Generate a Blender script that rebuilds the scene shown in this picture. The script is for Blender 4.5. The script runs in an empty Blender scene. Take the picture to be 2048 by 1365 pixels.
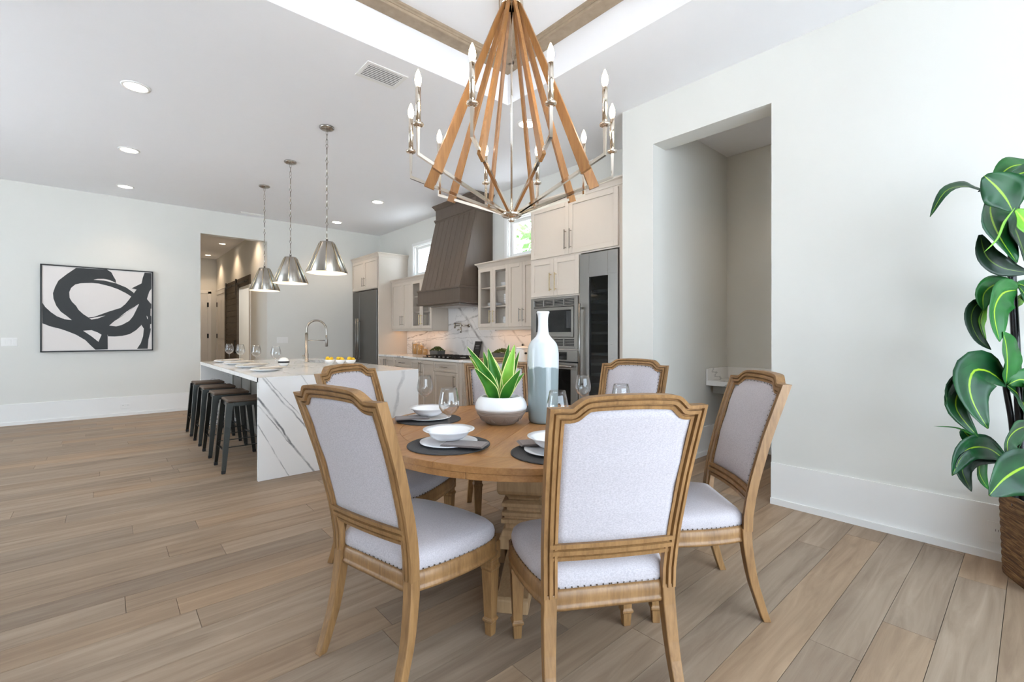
import bpy, bmesh, math, random
from mathutils import Vector, Matrix
random.seed(7)
PI = math.pi
sc = bpy.context.scene
COL = sc.collection

# ------------------------------------------------------------------ camera
F_PX, HORIZON, YAW, CAM_H = 922.88, 670.87, math.radians(41.38), 1.28
cam_d = bpy.data.cameras.new('camera')
cam = bpy.data.objects.new('camera', cam_d); COL.objects.link(cam)
cam.location = (0, 0, CAM_H)
cam.rotation_euler = (PI/2, 0, -YAW)
cam_d.sensor_fit = 'HORIZONTAL'; cam_d.sensor_width = 36.0
cam_d.lens = F_PX/2048*36.0
cam_d.shift_x = 0.0
cam_d.shift_y = -(682.5-HORIZON)/2048
cam_d.clip_start = 0.02; cam_d.clip_end = 200
sc.camera = cam

# ------------------------------------------------------------------ colour management
sc.view_settings.view_transform = 'Standard'
sc.view_settings.look = 'None'
sc.view_settings.exposure = 0.12
sc.view_settings.gamma = 1.0
sc.view_settings.use_curve_mapping = False
sc.cycles.max_bounces = 9
sc.cycles.diffuse_bounces = 5
sc.cycles.glossy_bounces = 4
sc.cycles.transmission_bounces = 6
sc.cycles.transparent_max_bounces = 16
sc.cycles.sample_clamp_indirect = 24.0
sc.cycles.use_adaptive_sampling = True
sc.cycles.adaptive_threshold = 0.06
sc.cycles.caustics_reflective = False
sc.cycles.caustics_refractive = False

# ------------------------------------------------------------------ sky
world = bpy.data.worlds.new('sky'); sc.world = world; world.use_nodes = True
bg = world.node_tree.nodes['Background']
bg.inputs['Color'].default_value = (0.72, 0.86, 1.0, 1)
bg.inputs['Strength'].default_value = 7.4

def light(name, kind, loc, energy, color=(1, 1, 1), rot=(0, 0, 0), **kw):
    d = bpy.data.lights.new(name, kind); d.energy = energy; d.color = color
    for k, v in kw.items():
        setattr(d, k, v)
    o = bpy.data.objects.new(name, d); COL.objects.link(o)
    o.location = loc; o.rotation_euler = rot
    return o
# sun high behind the house: it lights the terrace outside, whose bounce reaches the ceilings
light('sun', 'SUN', (0, 20, 20), 31.0, (0.96, 0.98, 1.0), (math.radians(-33), math.radians(-4), 0), angle=math.radians(0.6))
def portal(name, loc, rot, sx, sy):
    o = light(name, 'AREA', loc, 1.0, rot=rot, shape='RECTANGLE', size=sx, size_y=sy)
    o.data.cycles.is_portal = True
# daylight portals sit in the window openings (front glass doors, left glass doors, clerestory windows)
portal('portal_front', (0.95, -2.04, 1.57), (-PI/2, 0, PI), 5.1, 3.1)
portal('portal_left', (-4.24, 5.8, 1.57), (0, -PI/2, 0), 3.1, 3.0)
portal('portal_kitchen_a', (4.72, 7.61, 2.735), (0, PI/2, 0), 0.57, 0.96)
portal('portal_kitchen_b', (4.72, 4.79, 2.735), (0, PI/2, 0), 0.57, 0.96)

# ------------------------------------------------------------------ photo pixel -> direction (distance always comes from a plane or depth)
FW = Vector((math.sin(YAW), math.cos(YAW), 0)); RT = Vector((math.cos(YAW), -math.sin(YAW), 0)); UP = Vector((0, 0, 1))
CAMP = Vector((0, 0, CAM_H))
def ray(x, y): return FW + RT*((x-1024)/F_PX) + UP*((HORIZON-y)/F_PX)
def on_z(x, y, z): d = ray(x, y); return CAMP + d*((z-CAM_H)/d.z)
def on_y(x, y, Y): d = ray(x, y); return CAMP + d*(Y/d.y)
def on_x(x, y, X): d = ray(x, y); return CAMP + d*(X/d.x)
def at_depth(x, y, D): return CAMP + ray(x, y)*D

# ------------------------------------------------------------------ mesh helpers
class MB:
    def __init__(s): s.v = []; s.f = []
    def add(s, vs, fs):
        n = len(s.v); s.v += [tuple(p) for p in vs]; s.f += [tuple(i+n for i in f) for f in fs]; return s
    def box(s, x0, x1, y0, y1, z0, z1):
        if x0 > x1: x0, x1 = x1, x0
        if y0 > y1: y0, y1 = y1, y0
        if z0 > z1: z0, z1 = z1, z0
        return s.add([(x0,y0,z0),(x1,y0,z0),(x1,y1,z0),(x0,y1,z0),(x0,y0,z1),(x1,y0,z1),(x1,y1,z1),(x0,y1,z1)],
                     [(3,2,1,0),(4,5,6,7),(0,1,5,4),(1,2,6,5),(2,3,7,6),(3,0,4,7)])
    def rings(s, rings, closed=True, cap0=True, cap1=True):
        """join equal-length vertex loops into a tube"""
        n = len(rings[0]); vs = [p for r in rings for p in r]; fs = []
        for k in range(len(rings)-1):
            a, b = k*n, (k+1)*n
            for i in range(n if closed else n-1):
                j = (i+1) % n
                fs.append((a+i, a+j, b+j, b+i))
        if cap0: fs.append(tuple(range(n-1, -1, -1)))
        if cap1: fs.append(tuple(range((len(rings)-1)*n, len(rings)*n)))
        return s.add(vs, fs)
    def lathe(s, prof, seg=32, c=(0, 0), cap0=True, cap1=True):
        R = []
        for r, z in prof:
            r = max(r, 1e-4)
            R.append([(c[0]+r*math.cos(2*PI*i/seg), c[1]+r*math.sin(2*PI*i/seg), z) for i in range(seg)])
        return s.rings(R, True, cap0, cap1)
    def tube(s, pts, r, seg=8, rect=None, phase=0.0, closed=False):
        """sweep a round (r) or rectangular (rect=(w,h)) section along points"""
        pts = [Vector(p) for p in pts]; R = []; n = len(pts); prev = None
        for i, p in enumerate(pts):
            if closed: t = pts[(i+1) % n]-pts[i-1]
            else: t = pts[min(i+1, n-1)]-pts[max(i-1, 0)]
            t.normalize()
            if prev is None:
                h = Vector((0, 0, 1)) if abs(t.z) < 0.9 else Vector((1, 0, 0))
                a = t.cross(h).normalized()
            else:
                a = (prev-t*prev.dot(t)).normalized()
            prev = a; b = t.cross(a)
            rr = r[i] if isinstance(r, (list, tuple)) else r
            if rect:
                k = 1.0
                if 0 < i < n-1:
                    ca = (pts[i]-pts[i-1]).normalized().dot((pts[i+1]-pts[i]).normalized())
                    k = 1/max(0.5, math.sqrt((1+ca)/2))
                w, h = rect[0]/2, rect[1]/2
                R.append([p+a*(sx*w)+b*(sy*h) for sx, sy in ((-1,-1),(1,-1),(1,1),(-1,1))])
            else:
                R.append([p+a*(rr*math.cos(2*PI*j/seg+phase))+b*(rr*math.sin(2*PI*j/seg+phase)) for j in range(seg)])
        if closed: R.append(R[0]); return s.rings(R, True, False, False)
        return s.rings(R)
    def prism(s, poly, z0, z1, axis='z'):
        n = len(poly)
        def P(a, b, c): return {'z': (a, b, c), 'y': (a, c, b), 'x': (c, a, b)}[axis]
        vs = [P(a, b, z0) for a, b in poly]+[P(a, b, z1) for a, b in poly]
        fs = [tuple(range(n-1, -1, -1)), tuple(range(n, 2*n))]+[(i, (i+1) % n, n+(i+1) % n, n+i) for i in range(n)]
        return s.add(vs, fs)
    def sphere(s, c, r, seg=12, rings=8, sz=1.0):
        R = []
        for k in range(rings+1):
            a = -PI/2+PI*k/rings
            rr = max(r*math.cos(a), 1e-4)
            R.append([(c[0]+rr*math.cos(2*PI*i/seg), c[1]+rr*math.sin(2*PI*i/seg), c[2]+r*sz*math.sin(a)) for i in range(seg)])
        return s.rings(R)
    def xform(s, m):
        s.v = [tuple(m @ Vector(p)) for p in s.v]; return s

def link(o, parent=None):
    COL.objects.link(o)
    if parent is not None: o.parent = parent
    return o
def obj(name, mb, mat, parent=None, smooth=False, bevel=0.0, seg=2, loc=None, angle=40, kind=None):
    me = bpy.data.meshes.new(name)
    if isinstance(mb, MB): me.from_pydata(mb.v, [], mb.f)
    bm = bmesh.new(); bm.from_mesh(me); bmesh.ops.recalc_face_normals(bm, faces=bm.faces); bm.to_mesh(me); bm.free()
    mats = mat if isinstance(mat, (list, tuple)) else [mat]
    for m in mats: me.materials.append(m)
    if smooth:
        try: me.shade_smooth_by_angle(angle=math.radians(angle))
        except Exception:
            for p in me.polygons: p.use_smooth = True
    o = link(bpy.data.objects.new(name, me), parent)
    if bevel > 0:
        b = o.modifiers.new('bevel', 'BEVEL'); b.width = bevel; b.segments = seg; b.limit_method = 'ANGLE'; b.angle_limit = math.radians(40)
        b.harden_normals = False
    if loc: o.location = loc
    if kind: o['kind'] = kind
    return o
def tag(o, label, cat, group=None):
    o['label'] = label; o['category'] = cat
    if group: o['group'] = group
    return o
def thing(name, label, cat, loc=(0, 0, 0), rz=0.0, group=None):
    o = link(bpy.data.objects.new(name, None)); o.empty_display_size = 0.1
    o.location = loc; o.rotation_euler = (0, 0, rz)
    return tag(o, label, cat, group)
def struct(name, mb, mat, parent=None, **kw):
    o = obj(name, mb, mat, parent, **kw)
    if parent is None: o['kind'] = 'structure'
    return o
def dup(root, loc, rz, label, group=None):
    def cp(o, par):
        c = o.copy(); COL.objects.link(c); c.parent = par
        for ch in kids.get(o.name, ()): cp(ch, c)
        return c
    kids = {}
    for o in list(COL.objects):
        if o.parent is not None: kids.setdefault(o.parent.name, []).append(o)
    r = cp(root, None); r.location = loc; r.rotation_euler = (0, 0, rz); r['label'] = label
    if group: r['group'] = group
    return r
def catmull(pts, n=8, closed=False):
    P = [Vector(p) for p in pts]; out = []
    m = len(P)
    for i in range(m if closed else m-1):
        if closed: a, b, c, d = P[i-1], P[i], P[(i+1) % m], P[(i+2) % m]
        else: a, b, c, d = P[max(i-1, 0)], P[i], P[i+1], P[min(i+2, m-1)]
        for k in range(n):
            t = k/n
            out.append(0.5*((2*b)+(c-a)*t+(2*a-5*b+4*c-d)*t*t+(3*b-a-3*c+d)*t**3))
    if not closed: out.append(P[-1])
    return out

# ------------------------------------------------------------------ materials
def lin(c):
    r = []
    for x in c[:3]:
        x = x/255.0
        r.append(x/12.92 if x <= 0.04045 else ((x+0.055)/1.055)**2.4)
    return (*r, 1.0)
def new_mat(name):
    m = bpy.data.materials.new(name); m.use_nodes = True
    nt = m.node_tree; return m, nt, nt.nodes['Principled BSDF']
def N(nt, t, **kw):
    n = nt.nodes.new(t)
    for k, v in kw.items():
        if k in n.inputs: n.inputs[k].default_value = v
        else: setattr(n, k, v)
    return n
def L(nt, a, b): nt.links.new(a, b)
def bump(nt, bsdf, h, strength, dist=0.01):
    b = N(nt, 'ShaderNodeBump'); b.inputs['Strength'].default_value = strength; b.inputs['Distance'].default_value = dist
    L(nt, h, b.inputs['Height']); L(nt, b.outputs['Normal'], bsdf.inputs['Normal'])
def plain(name, c, rough=0.5, metal=0.0, var=0.04, scale=6.0, bmp=0.0, bscale=200.0, **kw):
    """solid colour with faint procedural variation"""
    m, nt, b = new_mat(name); c = lin(c)
    tc = N(nt, 'ShaderNodeTexCoord')
    no = N(nt, 'ShaderNodeTexNoise'); no.inputs['Scale'].default_value = scale; no.inputs['Detail'].default_value = 3
    L(nt, tc.outputs['Object'], no.inputs['Vector'])
    mx = N(nt, 'ShaderNodeMix', data_type='RGBA')
    mx.inputs['A'].default_value = tuple(x*(1-var) for x in c[:3])+(1,); mx.inputs['B'].default_value = tuple(min(1, x*(1+var)) for x in c[:3])+(1,)
    L(nt, no.outputs['Fac'], mx.inputs['Factor']); L(nt, mx.outputs['Result'], b.inputs['Base Color'])
    b.inputs['Roughness'].default_value = rough; b.inputs['Metallic'].default_value = metal
    for k, v in kw.items(): b.inputs[k].default_value = v
    if bmp:
        n2 = N(nt, 'ShaderNodeTexNoise'); n2.inputs['Scale'].default_value = bscale
        L(nt, tc.outputs['Object'], n2.inputs['Vector']); bump(nt, b, n2.outputs['Fac'], bmp)
    return m
def emit(name, c, strength):
    m, nt, b = new_mat(name)
    b.inputs['Base Color'].default_value = (1, 1, 1, 1)
    b.inputs['Emission Color'].default_value = (*c, 1); b.inputs['Emission Strength'].default_value = strength
    return m
def wood(name, c0, c1, scale=(14, 14, 1.6), rough=0.5, rnd=0.12, bmp=0.15, dark=None):
    """grain stretched along one axis of the part"""
    m, nt, b = new_mat(name)
    tc = N(nt, 'ShaderNodeTexCoord'); oi = N(nt, 'ShaderNodeObjectInfo')
    mp = N(nt, 'ShaderNodeMapping'); mp.inputs['Scale'].default_value = scale
    ad = N(nt, 'ShaderNodeVectorMath', operation='ADD'); cb = N(nt, 'ShaderNodeMath', operation='MULTIPLY'); cb.inputs[1].default_value = 37.0
    L(nt, oi.outputs['Random'], cb.inputs[0]); L(nt, tc.outputs['Object'], ad.inputs[0]); L(nt, cb.outputs[0], ad.inputs[1])
    L(nt, ad.outputs[0], mp.inputs['Vector'])
    n1 = N(nt, 'ShaderNodeTexNoise'); n1.inputs['Scale'].default_value = 1.6; n1.inputs['Detail'].default_value = 6; n1.inputs['Roughness'].default_value = 0.62; n1.inputs['Distortion'].default_value = 0.6
    L(nt, mp.outputs[0], n1.inputs['Vector'])
    n2 = N(nt, 'ShaderNodeTexNoise'); n2.inputs['Scale'].default_value = 7; n2.inputs['Detail'].default_value = 4
    L(nt, mp.outputs[0], n2.inputs['Vector'])
    r = N(nt, 'ShaderNodeValToRGB'); e = r.color_ramp.elements
    e[0].position = 0.33; e[0].color = lin(c0); e[1].position = 0.68; e[1].color = lin(c1)
    if dark:
        d = r.color_ramp.elements.new(0.24); d.color = lin(dark)
    s = N(nt, 'ShaderNodeMath', operation='MULTIPLY_ADD'); s.inputs[1].default_value = 0.35; 
    L(nt, n2.outputs['Fac'], s.inputs[0]); 
    s2 = N(nt, 'ShaderNodeMath', operation='MULTIPLY'); s2.inputs[1].default_value = 0.65
    L(nt, n1.outputs['Fac'], s2.inputs[0]); L(nt, s2.outputs[0], s.inputs[2])
    L(nt, s.outputs[0], r.inputs['Fac'])
    hs = N(nt, 'ShaderNodeHueSaturation'); v = N(nt, 'ShaderNodeMath', operation='MULTIPLY_ADD'); v.inputs[1].default_value = 2*rnd; v.inputs[2].default_value = 1-rnd
    L(nt, oi.outputs['Random'], v.inputs[0]); L(nt, v.outputs[0], hs.inputs['Value']); L(nt, r.outputs['Color'], hs.inputs['Color'])
    L(nt, hs.outputs['Color'], b.inputs['Base Color']); b.inputs['Roughness'].default_value = rough
    if bmp: bump(nt, b, s.outputs[0], bmp, 0.004)
    return m
def metal(name, c, rough, stretch=None):
    m, nt, b = new_mat(name)
    b.inputs['Base Color'].default_value = lin(c); b.inputs['Metallic'].default_value = 1.0; b.inputs['Roughness'].default_value = rough
    tc = N(nt, 'ShaderNodeTexCoord'); mp = N(nt, 'ShaderNodeMapping'); mp.inputs['Scale'].default_value = stretch or (40, 40, 40)
    no = N(nt, 'ShaderNodeTexNoise'); no.inputs['Scale'].default_value = 3; no.inputs['Detail'].default_value = 3
    L(nt, tc.outputs['Object'], mp.inputs['Vector']); L(nt, mp.outputs[0], no.inputs['Vector'])
    mr = N(nt, 'ShaderNodeMapRange'); mr.inputs['To Min'].default_value = max(0.02, rough*0.75); mr.inputs['To Max'].default_value = rough*1.3
    L(nt, no.outputs['Fac'], mr.inputs['Value']); L(nt, mr.outputs[0], b.inputs['Roughness'])
    return m
def glass(name, tint=(1, 1, 1), ior=1.45, rough=0.0):
    m, nt, b = new_mat(name)
    b.inputs['Base Color'].default_value = (*tint, 1); b.inputs['Transmission Weight'].default_value = 1.0
    b.inputs['Roughness'].default_value = rough; b.inputs['IOR'].default_value = ior
    return m
def pane_glass(name, tint=(1, 1, 1), refl=1.0, power=4.0):
    """thin sheet of window glass: see-through with a fresnel reflection"""
    m, nt, b = new_mat(name); nt.nodes.remove(b)
    out = nt.nodes['Material Output']
    tr = N(nt, 'ShaderNodeBsdfTransparent'); tr.inputs['Color'].default_value = (*tint, 1)
    gl = N(nt, 'ShaderNodeBsdfGlossy'); gl.inputs['Roughness'].default_value = 0.02
    lw = N(nt, 'ShaderNodeLayerWeight'); lw.inputs['Blend'].default_value = 0.5
    fr = N(nt, 'ShaderNodeMath', operation='POWER'); fr.inputs[1].default_value = power; L(nt, lw.outputs['Facing'], fr.inputs[0])
    mu = N(nt, 'ShaderNodeMath', operation='MULTIPLY_ADD'); mu.inputs[1].default_value = 0.8*refl; mu.inputs[2].default_value = 0.035*refl
    mx = N(nt, 'ShaderNodeMixShader'); L(nt, fr.outputs[0], mu.inputs[0]); L(nt, mu.outputs[0], mx.inputs[0])
    L(nt, tr.outputs[0], mx.inputs[1]); L(nt, gl.outputs[0], mx.inputs[2]); L(nt, mx.outputs[0], out.inputs['Surface'])
    return m
def quartz(name, veins=(), base=(236, 235, 233), vein=(120, 122, 126), fine=0.5, rough=0.12):
    """white quartz; each vein is a wandering plane: (nx,ny,nz, offset, half-width, wander, strength)"""
    m, nt, b = new_mat(name)
    geo = N(nt, 'ShaderNodeNewGeometry'); P = geo.outputs['Position']
    total = None
    def add(sock):
        nonlocal total
        if total is None: total = sock
        else:
            mx = N(nt, 'ShaderNodeMath', operation='MAXIMUM'); L(nt, total, mx.inputs[0]); L(nt, sock, mx.inputs[1]); total = mx.outputs[0]
    for i, (nx, ny, nz, off, w, wander, st) in enumerate(veins):
        dot = N(nt, 'ShaderNodeVectorMath', operation='DOT_PRODUCT'); dot.inputs[1].default_value = (nx, ny, nz); L(nt, P, dot.inputs[0])
        mp = N(nt, 'ShaderNodeMapping'); mp.inputs['Location'].default_value = (i*3.7, i*1.3, i*2.1); L(nt, P, mp.inputs['Vector'])
        no = N(nt, 'ShaderNodeTexNoise'); no.inputs['Scale'].default_value = 3.2; no.inputs['Detail'].default_value = 7; no.inputs['Roughness'].default_value = 0.6; L(nt, mp.outputs[0], no.inputs['Vector'])
        a = N(nt, 'ShaderNodeMath', operation='MULTIPLY_ADD'); a.inputs[1].default_value = wander; L(nt, no.outputs['Fac'], a.inputs[0]); L(nt, dot.outputs['Value'], a.inputs[2])
        c = N(nt, 'ShaderNodeMath', operation='SUBTRACT'); c.inputs[1].default_value = off+wander*0.5; L(nt, a.outputs[0], c.inputs[0])
        d = N(nt, 'ShaderNodeMath', operation='ABSOLUTE'); L(nt, c.outputs[0], d.inputs[0])
        mr = N(nt, 'ShaderNodeMapRange', interpolation_type='SMOOTHSTEP'); mr.inputs['From Min'].default_value = w*0.2; mr.inputs['From Max'].default_value = w; mr.inputs['To Min'].default_value = st; mr.inputs['To Max'].default_value = 0.0
        L(nt, d.outputs[0], mr.inputs['Value'])
        n2 = N(nt, 'ShaderNodeTexNoise'); n2.inputs['Scale'].default_value = 9; n2.inputs['Detail'].default_value = 4; L(nt, mp.outputs[0], n2.inputs['Vector'])
        m2 = N(nt, 'ShaderNodeMapRange'); m2.inputs['From Min'].default_value = 0.36; m2.inputs['From Max'].default_value = 0.6; m2.inputs['To Min'].default_value = 0.25; L(nt, n2.outputs['Fac'], m2.inputs['Value'])
        mm = N(nt, 'ShaderNodeMath', operation='MULTIPLY'); L(nt, mr.outputs[0], mm.inputs[0]); L(nt, m2.outputs[0], mm.inputs[1]); add(mm.outputs[0])
    # broad faint veining everywhere
    no = N(nt, 'ShaderNodeTexNoise'); no.inputs['Scale'].default_value = 1.1; no.inputs['Detail'].default_value = 8; no.inputs['Distortion'].default_value = 1.2; L(nt, P, no.inputs['Vector'])
    s = N(nt, 'ShaderNodeMath', operation='SUBTRACT'); s.inputs[1].default_value = 0.5; L(nt, no.outputs['Fac'], s.inputs[0])
    ab = N(nt, 'ShaderNodeMath', operation='ABSOLUTE'); L(nt, s.outputs[0], ab.inputs[0])
    mr = N(nt, 'ShaderNodeMapRange', interpolation_type='SMOOTHSTEP'); mr.inputs['From Max'].default_value = 0.012; mr.inputs['To Min'].default_value = fine; mr.inputs['To Max'].default_value = 0
    L(nt, ab.outputs[0], mr.inputs['Value']); add(mr.outputs[0])
    mx = N(nt, 'ShaderNodeMix', data_type='RGBA'); mx.inputs['A'].default_value = lin(base); mx.inputs['B'].default_value = lin(vein)
    L(nt, total, mx.inputs['Factor']); L(nt, mx.outputs['Result'], b.inputs['Base Color'])
    b.inputs['Roughness'].default_value = rough
    return m
def fabric(name, c, c2):
    m, nt, b = new_mat(name)
    tc = N(nt, 'ShaderNodeTexCoord')
    fac = None
    for sc_ in ((160, 800, 800), (800, 160, 160)):
        mp = N(nt, 'ShaderNodeMapping'); mp.inputs['Scale'].default_value = sc_; L(nt, tc.outputs['Object'], mp.inputs['Vector'])
        no = N(nt, 'ShaderNodeTexNoise'); no.inputs['Scale'].default_value = 1.0; no.inputs['Detail'].default_value = 2; L(nt, mp.outputs[0], no.inputs['Vector'])
        if fac is None: fac = no.outputs['Fac']
        else:
            a = N(nt, 'ShaderNodeMath', operation='ADD'); L(nt, fac, a.inputs[0]); L(nt, no.outputs['Fac'], a.inputs[1]); fac = a.outputs[0]
    mr = N(nt, 'ShaderNodeMapRange'); mr.inputs['From Min'].default_value = 0.75; mr.inputs['From Max'].default_value = 1.25; L(nt, fac, mr.inputs['Value'])
    mx = N(nt, 'ShaderNodeMix', data_type='RGBA'); mx.inputs['A'].default_value = lin(c); mx.inputs['B'].default_value = lin(c2)
    L(nt, mr.outputs[0], mx.inputs['Factor']); L(nt, mx.outputs['Result'], b.inputs['Base Color'])
    b.inputs['Roughness'].default_value = 0.9; b.inputs['Sheen Weight'].default_value = 0.2
    bump(nt, b, fac, 0.10, 0.001)
    return m
def leaf_mat(name, body, body2, stripe, edge=False, sw=0.06, rough=0.32):
    """UV leaf: pale midrib, or pale margins"""
    m, nt, b = new_mat(name)
    uv = N(nt, 'ShaderNodeUVMap'); sp = N(nt, 'ShaderNodeSeparateXYZ'); L(nt, uv.outputs[0], sp.inputs[0])
    s = N(nt, 'ShaderNodeMath', operation='SUBTRACT'); s.inputs[1].default_value = 0.5; L(nt, sp.outputs['X'], s.inputs[0])
    ab = N(nt, 'ShaderNodeMath', operation='ABSOLUTE'); L(nt, s.outputs[0], ab.inputs[0])
    mr = N(nt, 'ShaderNodeMapRange', interpolation_type='SMOOTHSTEP')
    if edge: mr.inputs['From Min'].default_value = 0.5-sw*1.4; mr.inputs['From Max'].default_value = 0.5-sw*0.7
    else: mr.inputs['From Min'].default_value = sw; mr.inputs['From Max'].default_value = sw*0.45
    L(nt, ab.outputs[0], mr.inputs['Value'])
    tc = N(nt, 'ShaderNodeTexCoord'); no = N(nt, 'ShaderNodeTexNoise'); no.inputs['Scale'].default_value = 9; L(nt, tc.outputs['Object'], no.inputs['Vector'])
    m1 = N(nt, 'ShaderNodeMix', data_type='RGBA'); m1.inputs['A'].default_value = lin(body); m1.inputs['B'].default_value = lin(body2); 
    mrn = N(nt, 'ShaderNodeMapRange'); mrn.inputs['From Min'].default_value = 0.35; mrn.inputs['From Max'].default_value = 0.65; L(nt, no.outputs['Fac'], mrn.inputs['Value']); L(nt, mrn.outputs[0], m1.inputs['Factor'])
    m2 = N(nt, 'ShaderNodeMix', data_type='RGBA'); m2.inputs['B'].default_value = lin(stripe); L(nt, m1.outputs['Result'], m2.inputs['A']); L(nt, mr.outputs[0], m2.inputs['Factor'])
    L(nt, m2.outputs['Result'], b.inputs['Base Color']); b.inputs['Roughness'].default_value = rough+.08; b.inputs['Specular IOR Level'].default_value = 0.35
    b.inputs['Subsurface Weight'].default_value = 0.0
    return m

M = {}
M['wall'] = plain('wall_paint', (219, 218, 212), 0.7, var=0.01, bmp=0.03, bscale=350)
M['ceil'] = plain('ceiling_paint', (238, 238, 240), 0.8, var=0.008, bmp=0.03, bscale=300)
M['trim'] = plain('white_trim_paint', (233, 232, 229), 0.4, var=0.01)
M['cab'] = plain('cabinet_paint', (204, 193, 180), 0.42, var=0.015)
M['isl_cab'] = plain('grey_island_paint', (128, 124, 116), 0.45, var=0.03)
M['steel'] = metal('brushed_steel', (150, 146, 141), 0.30, (2, 2, 260))
M['steel_d'] = metal('dark_steel_doors', (122, 120, 117), 0.33, (260, 260, 2))
M['nickel'] = metal('polished_nickel', (226, 214, 198), 0.07)
M['nickel_b'] = metal('brushed_nickel', (176, 170, 162), 0.24, (60, 60, 4))
M['brass'] = metal('pale_brass', (226, 206, 168), 0.2)
M['black_gl'] = plain('black_glass', (14, 15, 16), 0.06, var=0.0)
M['black'] = plain('matt_black', (22, 22, 23), 0.45, var=0.05)
M['white_cer'] = plain('white_ceramic', (240, 240, 240), 0.15, var=0.01)
M['glass'] = pane_glass('clear_glass', (0.97, 0.975, 0.975), 1.5, 2.6)
M['pane'] = pane_glass('window_pane')
M['dark_pane'] = pane_glass('tinted_pane', (0.45, 0.48, 0.5), 1.2)
M['beam'] = wood('beam_oak', (142, 124, 103), (168, 149, 126), (3, 3, 3), 0.6, 0.05)
M['hood'] = wood('stained_hood_wood', (88, 75, 64), (99, 85, 73), (16, 16, 0.8), 0.5, 0.03, 0.0)
M['chair_wood'] = wood('oak_chair_frame', (114, 82, 48), (160, 121, 77), (16, 16, 2.2), 0.4, 0.05, 0.12, dark=(82, 56, 30))
M['table_wood'] = wood('oak_tabletop', (150, 103, 60), (182, 134, 84), (2.2, 16, 16), 0.4, 0.07, 0.1, dark=(126, 84, 48))
M['ped_wood'] = wood('oak_pedestal', (150, 118, 84), (178, 146, 108), (14, 14, 2), 0.5, 0.05, 0.12)
M['slat_wood'] = wood('golden_slat_wood', (128, 85, 44), (168, 119, 68), (20, 20, 2), 0.45, 0.08, 0.1)
M['stool_wood'] = wood('dark_stool_seat', (70, 54, 42), (104, 84, 66), (3, 18, 18), 0.5, 0.06)
M['barn'] = wood('grey_barn_planks', (72, 64, 54), (98, 88, 74), (3, 2, 16), 0.7, 0.12)
M['linen'] = fabric('grey_linen', (164, 157, 160), (190, 184, 187))
M['gun'] = metal('gunmetal', (74, 75, 72), 0.3)
M['bronze'] = metal('bronze_nail', (86, 76, 66), 0.4)
# ================================================================== SETTING
CEIL = 3.475
Y1, X2, XK = 9.60, 3.825, 4.56          # back wall, right wall, kitchen wall
YF, XL = -2.00, -4.20                   # front glass wall (behind the camera), left glass wall
XI0, XI1, YI0, YI1 = 1.0, 2.58, 4.485, 7.76   # island

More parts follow.
